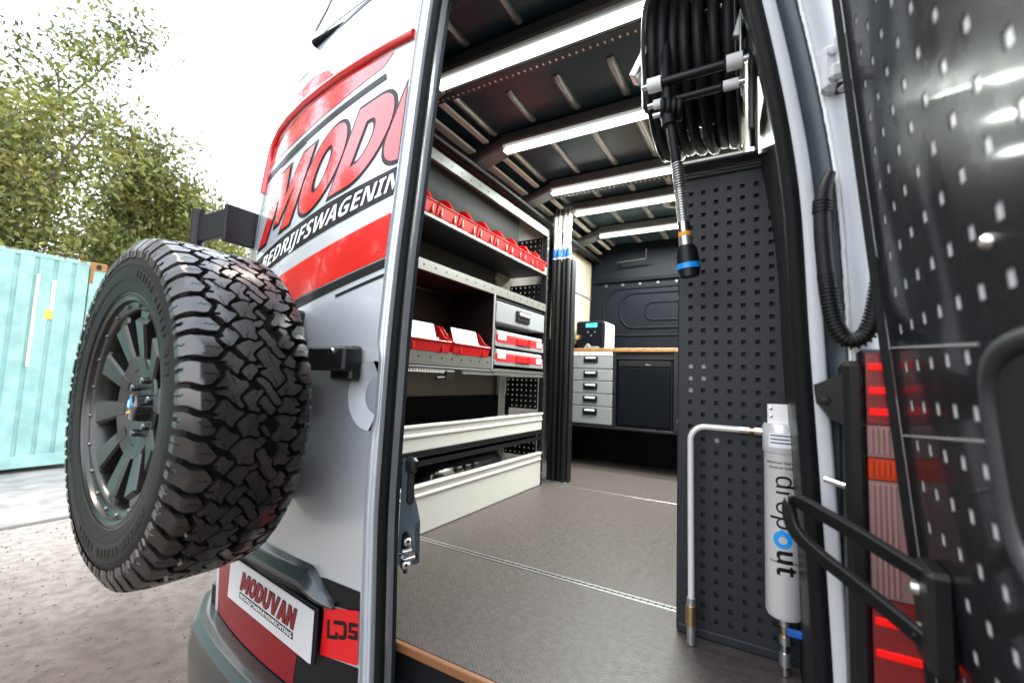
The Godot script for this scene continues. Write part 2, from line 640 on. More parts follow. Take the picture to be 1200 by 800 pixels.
func dots_tex() -> ImageTexture:
	# a fine grid of raised lozenges, the grip of a plywood load floor
	var im := Image.create(256, 256, false, Image.FORMAT_RGB8)
	for y in 256:
		for x in 256:
			var a := fposmod(x / 4.0 + y / 4.0, 2.0)
			var b := fposmod(x / 4.0 - y / 4.0, 2.0)
			var h: float = 0.8 if a < 1.3 and b < 1.3 else 0.2
			im.set_pixel(x, y, Color(h, h, h))
	return ImageTexture.create_from_image(im)

func _ready() -> void:
	rng.seed = 7
	var cam := Camera3D.new()
	cam.name = "camera"
	var fw := Vector3(-0.5028, 0.0847, -0.8627).normalized()
	var rt := Vector3(0.8645, 0.0375, -0.4977)
	rt = (rt - fw * rt.dot(fw)).normalized()
	cam.transform = Transform3D(Basis(rt, rt.cross(fw), -fw), Vector3(0.84, 1.42, 0.925))
	cam.fov = 75.14
	cam.near = 0.02
	cam.far = 600.0
	var lens := CameraAttributesPhysical.new()
	lens.frustum_focal_length = 15.6
	lens.frustum_near = 0.02
	lens.frustum_far = 600.0
	lens.frustum_focus_distance = 1.6
	lens.exposure_aperture = 2.6
	cam.attributes = lens
	add_child(cam)
	cam.current = true

	var env := Environment.new()
	env.background_mode = Environment.BG_SKY
	var sk := ProceduralSkyMaterial.new()
	sk.sky_top_color = Color(0.86, 0.9, 0.96)
	sk.sky_horizon_color = Color(1.0, 1.0, 0.99)
	sk.sky_curve = 0.2
	sk.ground_bottom_color = Color(0.35, 0.33, 0.31)
	sk.ground_horizon_color = Color(0.75, 0.75, 0.74)
	sk.energy_multiplier = 2.4
	var sky := Sky.new()
	sky.sky_material = sk
	env.sky = sky
	env.tonemap_mode = Environment.TONE_MAPPER_LINEAR
	env.tonemap_exposure = 1.75
	env.sdfgi_enabled = true
	env.ssao_enabled = true
	env.ssil_enabled = true
	var we := WorldEnvironment.new()
	we.name = "world_environment"
	we.environment = env
	add_child(we)
	var sun := DirectionalLight3D.new()
	sun.name = "sun"
	sun.light_energy = 0.5
	sun.light_color = Color(1.0, 0.96, 0.9)
	sun.light_angular_distance = 12.0
	sun.shadow_enabled = true
	sun.look_at_from_position(Vector3(-4, 9, 1.2), Vector3.ZERO)
	add_child(sun)

	materials()
	ground()
	van()
	racks()
	bench()
	poles()
	reel()
	canister()
	pegboard()
	spare_wheel()
	container()
	trees()

func ground() -> void:
	var g := MB.new()
	var xs := [-300, -100, -40, -4.75]
	g.quad(Vector3(-300, 0, -300), Vector3(-4.75, 0, -300), Vector3(-4.75, 0, 300), Vector3(-300, 0, 300), Vector3.UP)
	var c := mat("concrete", lin(0.44, 0.405, 0.37), 0.8)
	c.albedo_texture = noise_tex(0.015, 5, 61, 512, 0.72, 1.0)
	c.heightmap_enabled = true
	c.heightmap_texture = noise_tex(0.06, 5, 62, 512)
	c.heightmap_scale = 0.4
	tri_scale(c, 0.35)
	tag(part("concrete_pavement", g, c, self), "pale concrete pavement in front of the turquoise container", "pavement", "", "structure")
	var j := MB.new()
	for z in [-6.0, -2.1, 1.8, 5.7]:
		j.box(Vector3(-40, 0.001, z), Vector3(-4.75, 0.004, z + 0.025))
	for x in [-8.6, -12.6]:
		j.box(Vector3(x, 0.0015, -40), Vector3(x + 0.025, 0.0045, 40))
	j.box(Vector3(-4.8, 0.001, -40), Vector3(-4.72, 0.006, 40))
	var jm := mat("joint", lin(0.12, 0.11, 0.1), 0.9)
	tag(part("pavement_joint", j, jm, self), "dark joints between the pale concrete slabs", "pavement joint", "", "structure")
	var y := MB.new()
	var fn := FastNoiseLite.new()
	fn.seed = 5
	fn.frequency = 0.9
	fn.fractal_octaves = 4
	var xs2: Array = span(-4.75, 1.2, 48) + [6.0, 40.0, 300.0]
	var zs2: Array = [-300.0, -40.0, -12.0] + span(-7.0, 2.2, 60) + [8.0, 40.0, 300.0]
	for i in xs2.size() - 1:
		for jj in zs2.size() - 1:
			var q := [Vector3(xs2[i], 0, zs2[jj]), Vector3(xs2[i + 1], 0, zs2[jj]), Vector3(xs2[i + 1], 0, zs2[jj + 1]), Vector3(xs2[i], 0, zs2[jj + 1])]
			for t in [[0, 1, 2], [0, 2, 3]]:
				y.v.append_array([q[t[0]], q[t[1]], q[t[2]]])
				for k in t:
					y.n.append(Vector3.UP)
					var p: Vector3 = q[k]
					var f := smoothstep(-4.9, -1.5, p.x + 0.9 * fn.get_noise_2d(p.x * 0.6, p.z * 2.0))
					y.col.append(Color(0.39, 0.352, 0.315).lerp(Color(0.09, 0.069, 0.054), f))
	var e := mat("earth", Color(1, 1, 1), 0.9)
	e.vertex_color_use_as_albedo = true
	var nz := noise_tex(0.012, 6, 63, 1024, 0.0, 1.0)
	var gr := Gradient.new()
	gr.offsets = PackedFloat32Array([0.0, 0.4, 0.6, 1.0])
	gr.colors = PackedColorArray([Color(0.78, 0.76, 0.75), Color(0.88, 0.87, 0.86), Color(0.95, 0.94, 0.93), Color(1, 1, 1)])
	nz.color_ramp = gr
	e.albedo_texture = nz
	e.heightmap_enabled = true
	e.heightmap_texture = noise_tex(0.1, 5, 64, 1024)
	e.heightmap_scale = 0.5
	tri_scale(e, 0.8)
	var yo := part("earth_yard", y, e, self)
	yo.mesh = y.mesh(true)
	tag(yo, "brown gravelly earth yard under the van", "ground", "", "structure")
	# loose stones on the yard
	var st := MB.new()
	st.obox(Transform3D(), Vector3(1, 0.6, 0.8), 0.28)
	var mm := MultiMesh.new()
	mm.transform_format = MultiMesh.TRANSFORM_3D
	mm.use_colors = true
	mm.mesh = st.mesh()
	mm.instance_count = 5000
	for i in 5000:
		var s := 0.003 + 0.011 * pow(rng.randf(), 3.0)
		var b := Basis.from_euler(Vector3(rng.randf() * 6, rng.randf() * 6, rng.randf() * 6)).scaled(Vector3(s, s, s))
		mm.set_instance_transform(i, Transform3D(b, Vector3(-4.7 + 4.4 * pow(rng.randf(), 0.8), s * 0.2, rng.randf_range(-2.5, 1.6))))
		var k := rng.randf_range(0.5, 1.3)
		mm.set_instance_color(i, Color(0.15 * k, 0.115 * k, 0.09 * k))
	var mi := MultiMeshInstance3D.new()
	mi.name = "gravel"
	mi.multimesh = mm
	var gm := mat("gravel_stone", Color(1, 1, 1), 0.9)
	gm.vertex_color_use_as_albedo = true
	mi.material_override = gm
	tag(mi, "loose small stones scattered over the brown earth yard", "gravel", "", "stuff")
	add_child(mi)

# ---------------------------------------------------------------- the van
func door_jog(y: float) -> float:
	return 0.012 * smoothstep(1.26, 1.32, y) * (1.0 - smoothstep(1.45, 1.51, y))

func van() -> void:
	var vn := thing("work_van", "silver work van with red and black lettering, right rear door swung open", "van", Vector3(0, 0, -1.0))
	# outer skin
	for s in [-1.0, 1.0]:
		var b := MB.new()
		var f := func(y: float, u: float) -> Vector3:
			var w := outer(y)
			var z0 := zf(w - 0.1, y)
			if u <= 1.0:
				return Vector3(s * (w - 0.1 + 0.1 * sin(u * PI / 2)), y, z0 - 0.14 * (1.0 - cos(u * PI / 2)))
			return Vector3(s * w, y, z0 - 0.14 - (u - 1.0) * 4.8)
		var us: Array = span(0.0 if s < 0 else 0.72, 1.0, 12) + [1.05, 1.3, 2.0]
		b.grid(f, span(0.42, 3.02, 48), us, Vector3(s, 0.2, 0.3))
		part("body_side", b, M.silver_paint, vn)
	var r := MB.new()
	r.grid(func(x: float, z: float) -> Vector3: return Vector3(x, 3.02 + 0.02 * (1 - x * x * 4), z), span(-0.51, 0.51, 8), [-5.0, -3.0, -1.0, -0.1], Vector3.UP)
	r.grid(func(u: float, y: float) -> Vector3:
		var x := u * (outer(y) - 0.1)
		return Vector3(x, y, zf(x, y)), span(-1, 1, 40), span(2.668, 3.03, 12), Vector3(0, 0, 1))
	r.quad(Vector3(-0.5, 3.02, -0.14), Vector3(0.5, 3.02, -0.14), Vector3(0.5, 3.02, -0.07), Vector3(-0.5, 3.02, -0.07), Vector3.UP)
	part("outer_roof", r, M.silver_paint, vn)
	var nose := MB.new()
	nose.box(Vector3(-0.96, 0.42, -5.0), Vector3(0.96, 2.6, -4.95))
	nose.box(Vector3(-0.96, 0.40, -4.95), Vector3(0.96, 0.62, -0.02))
	part("underbody", nose, M.black_plastic, vn)
	rear_door_left(vn)
	rear_door_right(vn)
	pillars(vn)
	cargo_bay(vn)
	# bumper across the back
	var bp := MB.new()
	var bf := func(x: float, t: float) -> Vector3:
		var prof := [Vector2(0.556, -0.01), Vector2(0.556, 0.022), Vector2(0.55, 0.045), Vector2(0.528, 0.062), Vector2(0.46, 0.07), Vector2(0.34, 0.06), Vector2(0.28, 0.02)]
		var i := int(clamp(floor(t), 0, 5))
		var q: Vector2 = (prof[i] as Vector2).lerp(prof[i + 1], t - i)
		var ax: float = abs(x)
		var back := 0.115 - 0.12 * pow(ax / 0.93, 2.3) - (0.5 * pow(max(0.0, ax - 0.9), 1.3))
		return Vector3(x * (1.0 + 0.09 * 0.0), q.x, back + q.y)
	bp.grid(bf, span(-1.06, -0.04, 36), span(0.0, 6.0, 24), Vector3(0, 0.4, 1))
	bp.grid(bf, span(-0.04, 1.06, 36), span(0.0, 6.0, 24), Vector3(0, 0.4, 1))
	var bo := part("bumper", bp, M.bumper, vn, "dark grey-green painted rear bumper")
	var stp := MB.new()
	stp.box(Vector3(-0.06, 0.54, -0.06), Vector3(0.9, 0.575, 0.17), 0.008)
	for i in 12:
		stp.box(Vector3(-0.04, 0.574, -0.06 + i * 0.018), Vector3(0.88, 0.579, -0.051 + i * 0.018), 0.002)
	part("step_pad", stp, M.black_plastic, vn)
	# bracket standing off the left rear corner
	var bk := MB.new()
	bk.tube([Vector3(-1.085, 1.80, 0.09), Vector3(-1.085, 2.03, 0.09)], 0.024, 16)
	bk.box(Vector3(-1.085, 1.90, 0.078), Vector3(-0.87, 2.005, 0.098), 0.004)
	bk.box(Vector3(-0.885, 1.88, -0.05), Vector3(-0.865, 2.02, 0.1), 0.004)
	part("corner_bracket", bk, M.black_plastic, vn)
	# road wheels, under the floor
	for s in [-1.0, 1.0]:
		var w := MB.new()
		w.lathe([Vector2(0.2, -0.1), Vector2(0.34, -0.11), Vector2(0.37, -0.08), Vector2(0.37, 0.08), Vector2(0.34, 0.11), Vector2(0.2, 0.1), Vector2(0.0, 0.07)], 40, Transform3D(Basis(Vector3(0, 0, 1), -s * PI / 2), Vector3(s * 0.84, 0.37, -1.3)))
		part("road_wheel", w, M.tyre, vn)

func rear_door_left(vn: Node3D) -> void:
	var b := MB.new()
	var left := func(y: float) -> float: return -(outer(y) - 0.1) + 0.005
	var right := func(y: float) -> float: return -0.03 + door_jog(y)
	var ys: Array = span(0.63, 1.18, 10) + span(1.58, 2.66, 22)
	# skin left of the handle zone is one smooth sheet; the handle zone has a cut-out
	b.grid(func(u: float, y: float) -> Vector3:
		var x: float = lerp(left.call(y), -0.2, u)
		return Vector3(x, y, zf(x, y)), span(0, 1, 22), span(0.56, 1.18, 12) + span(1.22, 1.48, 5) + [1.494, 1.498, 1.501, 1.504, 1.508, 1.512, 1.53] + span(1.58, 2.66, 22), Vector3(0, 0, 1))
	for seg in [span(0.56, 1.2, 14), span(1.56, 2.66, 24)]:
		b.grid(func(u: float, y: float) -> Vector3:
			var x: float = lerp(-0.2, right.call(y), u)
			return Vector3(x, y, zf(x, y)), span(0, 1, 4), seg, Vector3(0, 0, 1))
	var zone := PackedVector2Array([Vector2(-0.2, 1.2)])
	for y in span(1.2, 1.56, 24):
		zone.append(Vector2(right.call(y), y))
	zone.append(Vector2(-0.2, 1.56))
	var cup := arc(Vector2(-0.034, 1.365), 0.084, 0.088, 0, 352, 44)
	for pg in Geometry2D.clip_polygons(zone, cup):
		b.poly(pg, on_door, 0.0, 0.016)
	var d := part("rear_door", b, M.silver_paint, vn, "closed left rear door carrying the spare wheel")
	# the cup behind the handle opening
	var c := MB.new()
	c.grid(func(a: float, t: float) -> Vector3:
		var k := lerpf(1.0, 0.55, t)
		return on_door(Vector3(-0.034 + 0.084 * k * cos(a), 1.365 + 0.088 * k * sin(a), 0.003 - 0.024 * t)), span(PI * 0.5, PI * 1.5, 24), span(0, 1, 4), Vector3(0, 0, 1))
	part("handle_recess", c, M.white_paint, d)
	var c2 := MB.new()
	for pg in Geometry2D.intersect_polygons(arc(Vector2(-0.034, 1.365), 0.048, 0.05, 0, 350, 36), rect(-0.2, 1.2, -0.03, 1.5)):
		c2.poly(pg, on_door, -0.021, 0.03)
	part("recess_floor", c2, M.silver_paint, d)
	# folded edge: three steps of painted metal
	var e := MB.new()
	var steps := [Vector2(0.0, 0.0), Vector2(0.0015, -0.010), Vector2(0.003, -0.011), Vector2(0.008, -0.010), Vector2(0.009, -0.015), Vector2(0.010, -0.016), Vector2(0.015, -0.014), Vector2(0.017, -0.018), Vector2(0.018, -0.05), Vector2(0.016, -0.09)]
	e.grid(func(y: float, t: float) -> Vector3:
		var i := int(clamp(floor(t), 0, steps.size() - 2))
		var q: Vector2 = (steps[i] as Vector2).lerp(steps[i + 1], t - i)
		return Vector3(-0.03 + q.x + door_jog(y) * (1.0 - q.x / 0.018), y, zf(-0.03, y) + q.y), span(0.56, 2.66, 110), span(0.0, steps.size() - 1.0, (steps.size() - 1) * 3), Vector3(0.5, 0, 1))
	part("folded_edge", e, M.silver_paint, d)
	var sl := MB.new()
	var pts := []
	for y in span(0.60, 2.68, 70):
		pts.append(Vector3(-0.003, y, zf(0, y) - 0.038))
	sl.tube(pts, 0.0125, 14)
	part("door_seal", sl, M.seal_rubber, d)
	# inner panel of the closed door
	var ip := MB.new()
	ip.grid(func(u: float, y: float) -> Vector3:
		var x: float = lerp(left.call(y), 0.0, u)
		return Vector3(x, y, zf(x, y) - 0.09), span(0, 1, 10), span(0.56, 2.66, 14), Vector3(0, 0, -1))
	part("inner_panel", ip, M.powder_black, d)
	# ---- graphics: laid on the paint
	var red := MB.new()
	var blk := MB.new()
	var wht := MB.new()
	var clip := rect(-0.95, 0.5, -0.034, 2.66)
	# broad red stripe with a black edge and a thin black line
	red.poly(pv([-0.86, 1.655, -0.032, 1.852, -0.032, 1.728, -0.207, 1.688, -0.421, 1.641, -0.86, 1.545]), on_door, 0.0015)
	blk.poly(pv([-0.86, 1.541, -0.421, 1.637, -0.207, 1.684, -0.032, 1.724, -0.032, 1.698, -0.392, 1.614, -0.86, 1.508]), on_door, 0.0015)
	blk.poly(pv([-0.217, 1.629, -0.03, 1.674, -0.03, 1.683, -0.219, 1.638]), on_door, 0.0015)
	# band that carries the small lettering
	blk.poly(pv([-0.80, 1.812, -0.58, 1.872, -0.328, 1.934, -0.034, 1.987, -0.034, 1.904, -0.297, 1.847, -0.52, 1.797, -0.80, 1.725]), on_door, 0.0012)
	# upper red field, outline cut to paint in the sky's reflection; tapering band below
	red.poly(pv([-0.845, 2.20, -0.60, 2.235, -0.36, 2.282, -0.15, 2.334, -0.11, 2.372, -0.24, 2.376, -0.458, 2.36, -0.66, 2.335, -0.80, 2.29]), on_door, 0.0015)
	red.poly(pv([-0.845, 2.336, -0.72, 2.384, -0.46, 2.40, -0.40, 2.402, -0.46, 2.45, -0.56, 2.47, -0.70, 2.44, -0.82, 2.39]), on_door, 0.0015)
	blk.poly(pv([-0.86, 2.132, -0.60, 2.187, -0.363, 2.238, -0.127, 2.286, -0.134, 2.308, -0.369, 2.262, -0.60, 2.215, -0.86, 2.162]), on_door, 0.0015)
	blk.poly(pv([-0.70, 2.155, -0.52, 2.195, -0.52, 2.2, -0.70, 2.16]), on_door, 0.0015)
	# high mounted dark window edge
	blk.poly(pv([-0.56, 2.600, -0.46, 2.617, -0.40, 2.632, -0.29, 2.660, -0.12, 2.661, -0.12, 2.652, -0.29, 2.640, -0.40, 2.618]), on_door, 0.0015)
	blk.poly(pv([-0.70, 2.505, -0.62, 2.515, -0.62, 2.519, -0.70, 2.509]), on_door, 0.0015)
	# heavy red lettering with a black outline
	var fill := MB.new()
	var line := MB.new()
	lettering("MODU", fill, line, func(p: Vector2) -> Vector2: return Vector2(-0.788 + p.x * 0.226 + 0.40 * p.y * 0.243, 1.861 + 0.2 * p.x * 0.226 + p.y * 0.243 + 0.02 * p.y), on_door, 0.0028, 0.045, clip, 0.03)
	part("lettering", fill, M.red_vinyl, d)
	part("letter_outline", line, M.black_vinyl, d)
	var tt := type_tris("BEDRIJFSWAGENIN", "Droid Sans", 700, 1.0)
	var w := 0.0
	for p in tt: w = max(w, p.x)
	var keep := PackedVector3Array()
	for i in range(0, tt.size(), 3):
		var t3 := []
		for k in 3:
			var p := tt[i + k]
			var x := -0.722 + p.x / w * 0.705 + 0.25 * p.y * 0.05
			var base := 1.8075 + (x + 0.66) * 0.225 - 0.05 * pow(x + 0.36, 2)
			t3.append(Vector3(x, base + p.y * 0.052, 0.0028))
		if (t3[0].x + t3[1].x + t3[2].x) / 3.0 < -0.036:
			keep.append_array(t3)
	wht.soup(keep, on_door, 0.03)
	# badge of a grinning head high on the left, only its lower half in view: a plain pink patch with black strokes
	var pk := MB.new()
	pk.poly(pv([-0.685, 2.745, -0.66, 2.735, -0.622, 2.80, -0.615, 2.86, -0.64, 2.90, -0.70, 2.88, -0.705, 2.80]), on_door, 0.003)
	part("badge", pk, M.badge_pink, d)
	blk.poly(pv([-0.69, 2.737, -0.657, 2.725, -0.612, 2.80, -0.606, 2.86, -0.635, 2.905, -0.64, 2.90, -0.615, 2.86, -0.622, 2.80, -0.66, 2.735, -0.685, 2.745]), on_door, 0.0035)
	for k in 4:
		blk.poly(pv([-0.60 + k * 0.014, 2.80 + k * 0.018, -0.594 + k * 0.014, 2.80 + k * 0.018, -0.575 + k * 0.018, 2.87, -0.584 + k * 0.018, 2.87]), on_door, 0.0035)
	part("stripe", red, M.red_vinyl, d)
	part("stripe", blk, M.black_vinyl, d, "black stripes and bands")
	part("small_lettering", wht, M.white_vinyl, d)
	# red rubber strip round the window panel
	var gp := []
	for q in [[-0.034, 2.398], [-0.13, 2.397], [-0.237, 2.392], [-0.36, 2.386], [-0.465, 2.378], [-0.58, 2.37], [-0.70, 2.355], [-0.775, 2.335], [-0.83, 2.29], [-0.846, 2.22], [-0.852, 2.10]]:
		gp.append(on_door(Vector3(q[0], q[1], 0.002)))
	var gk := MB.new()
	gk.tube(gp, 0.015, 10)
	part("window_strip", gk, M.red_vinyl, d)
	# lower part: plate lamp housing, number plate, dark and red panels
	var lo := MB.new()
	lo.poly(pv([-0.86, 0.80, -0.16, 0.886, -0.034, 0.886, -0.034, 0.838, -0.17, 0.82, -0.17, 0.69, -0.034, 0.705, -0.034, 0.562, -0.30, 0.562, -0.28, 0.66, -0.86, 0.64]), on_door, 0.0012)
	part("lower_band", lo, M.black_vinyl, d)
	var lr := MB.new()
	lr.poly(pv([-0.87, 0.80, -0.75, 0.80, -0.70, 0.70, -0.275, 0.70, -0.295, 0.562, -0.87, 0.562]), on_door, 0.0022)
	part("shaded_red_panel", lr, M.dark_red, d)  # shade on the red vinyl painted in as a deeper red
	var hz := MB.new()
	hz.grid(func(x: float, t: float) -> Vector3:
		var prof := [Vector2(0.905, 0.0), Vector2(0.898, 0.022), Vector2(0.874, 0.042), Vector2(0.862, 0.04), Vector2(0.86, 0.0)]
		var i := int(clamp(floor(t), 0, 3))
		var q: Vector2 = (prof[i] as Vector2).lerp(prof[i + 1], t - i)
		var drop := 0.062 * smoothstep(-0.23, -0.125, x) + 0.05 * smoothstep(-0.5, -0.85, x)
		return on_door(Vector3(x, lerpf(q.x, 0.9, 0.6 * smoothstep(-0.22, -0.12, x)) - drop, q.y * (1.0 - 0.7 * smoothstep(-0.2, -0.12, x)) + 0.001)), span(-0.82, -0.12, 44), span(0, 4, 16), Vector3(0, 0.3, 1))
	part("plate_lamp_housing", hz, M.bumper, d, "glossy dark housing over the number plate")
	var pl := MB.new()
	var pxf := plate_xf()
	pl.obox(pxf * Transform3D(Basis(), Vector3(0, 0, 0.004)), Vector3(0.525, 0.13, 0.006), 0.0025)
	var po := part("number_plate", pl, M.plate_white, d, "white plate with red lettering")
	var ph := MB.new()
	ph.obox(pxf * Transform3D(Basis(), Vector3(0, 0, -0.004)), Vector3(0.54, 0.142, 0.009), 0.003)
	part("plate_holder", ph, M.black_plastic, d)
	var pf := MB.new()
	var pn := MB.new()
	lettering("MODUVAN", pf, pn, func(p: Vector2) -> Vector2: return Vector2(-0.172 + p.x * 0.052 + 0.013 * p.y, -0.012 + p.y * 0.054), func(p: Vector3) -> Vector3: return pxf * Vector3(p.x, p.y, 0.0075 + p.z), 0.0014, 0.04, PackedVector2Array(), 1.0)
	part("plate_lettering", pf, M.dark_red, d)
	part("plate_letter_outline", pn, M.black_vinyl, d)
	var ps := MB.new()
	for q in [rect(-0.172, -0.038, 0.172, -0.02)]:
		ps.poly(q, func(p: Vector3) -> Vector3: return pxf * Vector3(p.x, p.y, 0.0078), 0.0, 1.0)
	part("plate_band", ps, M.black_vinyl, d)
	var pt := MB.new()
	var t2 := type_tris("BEDRIJFSWAGENINRICHTING", "Droid Sans", 700, 0.011)
	var w2 := 0.0
	for p in t2: w2 = max(w2, p.x)
	pt.soup(t2, func(p: Vector3) -> Vector3: return pxf * Vector3(-0.166 + p.x / w2 * 0.332, -0.029 + p.y, 0.0085 + p.z), 1.0)
	part("plate_small_lettering", pt, M.white_vinyl, d)
	# red sticker block with black angular strokes
	var rb := MB.new()
	rb.poly(pv([-0.163, 0.815, -0.034, 0.842, -0.034, 0.712, -0.178, 0.69]), on_door, 0.004)
	part("corner_sticker", rb, M.sticker_red, d)
	var rs := MB.new()
	for s in [[-0.150, 0.788, -0.141, 0.79, -0.141, 0.752, -0.118, 0.757, -0.118, 0.766, -0.108, 0.768, -0.108, 0.75, -0.150, 0.741], [-0.125, 0.794, -0.083, 0.803, -0.075, 0.797, -0.075, 0.765, -0.083, 0.758, -0.104, 0.753, -0.104, 0.763, -0.086, 0.767, -0.086, 0.792, -0.125, 0.784], [-0.068, 0.806, -0.036, 0.812, -0.036, 0.803, -0.058, 0.798, -0.058, 0.79, -0.036, 0.794, -0.036, 0.772, -0.069, 0.766, -0.069, 0.775, -0.046, 0.779, -0.046, 0.785, -0.068, 0.781]]:
		rs.poly(pv(s), on_door, 0.0055)
	part("sticker_strokes", rs, M.black_vinyl, d)
	# carrier bar of the spare wheel
	var wb := MB.new()
	wb.xf = Transform3D(Basis(), Vector3(-0.215, 1.455, zf(-0.2, 1.455) + 0.038)) * Transform3D(Basis(Vector3.UP, -0.04), Vector3.ZERO)
	wb.obox(Transform3D(), Vector3(0.29, 0.062, 0.05), 0.006)
	wb.obox(Transform3D(Basis(), Vector3(0.10, -0.01, -0.018)), Vector3(0.085, 0.09, 0.036), 0.006)
	wb.xf = Transform3D()
	part("wheel_carrier", wb, M.black_plastic, d)
	for p in [Vector3(-0.42, 1.33, 0.0), Vector3(-0.42, 1.55, 0.0), Vector3(-0.42, 1.1, 0.0)]:
		var q := on_door(p)
		var wm := MB.new()
		wm.box(q - Vector3(0.06, 0.05, 0.01), q + Vector3(0.06, 0.05, 0.13), 0.008)
		part("carrier_mount", wm, M.black_plastic, d)
	var bolt := MB.new()
	bolt.lathe([Vector2(0.0, 0.008), Vector2(0.008, 0.007), Vector2(0.010, 0.0)], 16, Transform3D(Basis(Vector3.RIGHT, PI / 2), Vector3(-0.118, 1.472, zf(-0.12, 1.47) + 0.064)))
	part("bolt", bolt, M.chrome, d)
	# latch on the inner edge
	var lt := MB.new()
	lt.xf.origin.x = -0.028
	lt.prism(pv([0.03, 1.20, 0.05, 1.20, 0.055, 1.12, 0.07, 1.085, 0.084, 1.045, 0.088, 0.945, 0.03, 0.93]), 0.02, Transform3D(Basis(), Vector3(0, 0, 0.015)))
	part("latch_bracket", lt, M.grey_and_gutter_shade, d)
	var ch := MB.new()
	ch.xf.origin.x = -0.028
	ch.prism(pv([0.048, 1.01, 0.06, 1.025, 0.078, 1.02, 0.085, 0.985, 0.085, 0.955, 0.078, 0.925, 0.062, 0.92, 0.05, 0.94]), 0.008, Transform3D(Basis(), Vector3(0, 0, 0.035)))
	ch.lathe([Vector2(0.0, 0.010), Vector2(0.008, 0.009), Vector2(0.010, 0.0)], 16, Transform3D(Basis(Vector3.RIGHT, PI / 2), Vector3(0.068, 1.0, 0.043)))
	ch.lathe([Vector2(0.0, 0.010), Vector2(0.008, 0.009), Vector2(0.010, 0.0)], 16, Transform3D(Basis(Vector3.RIGHT, PI / 2), Vector3(0.066, 0.942, 0.043)))
	ch.tube([Vector3(0.052, 0.968, 0.046), Vector3(0.07, 0.975, 0.066), Vector3(0.095, 0.972, 0.07), Vector3(0.118, 0.982, 0.062)], 0.0075, 12)
	part("latch", ch, M.chrome, d)
	var hk := MB.new()
	hk.xf.origin.x = -0.028
	hk.box(Vector3(0.056, 1.09, 0.03), Vector3(0.078, 1.205, 0.05), 0.008)
	hk.box(Vector3(0.05, 1.17, 0.03), Vector3(0.086, 1.21, 0.055), 0.008)
	part("latch_lever", hk, M.black_plastic, d)

func plate_xf() -> Transform3D:
	# the plate lies along the door's curve between two points of it
	var a := on_door(Vector3(-0.70, 0.742, 0.012))
	var b := on_door(Vector3(-0.18, 0.742, 0.022))
	var x := (b - a).normalized()
	var y := Vector3(0, 1, 0.0)
	return Transform3D(Basis(x, y, x.cross(y)), (a + b) * 0.5)

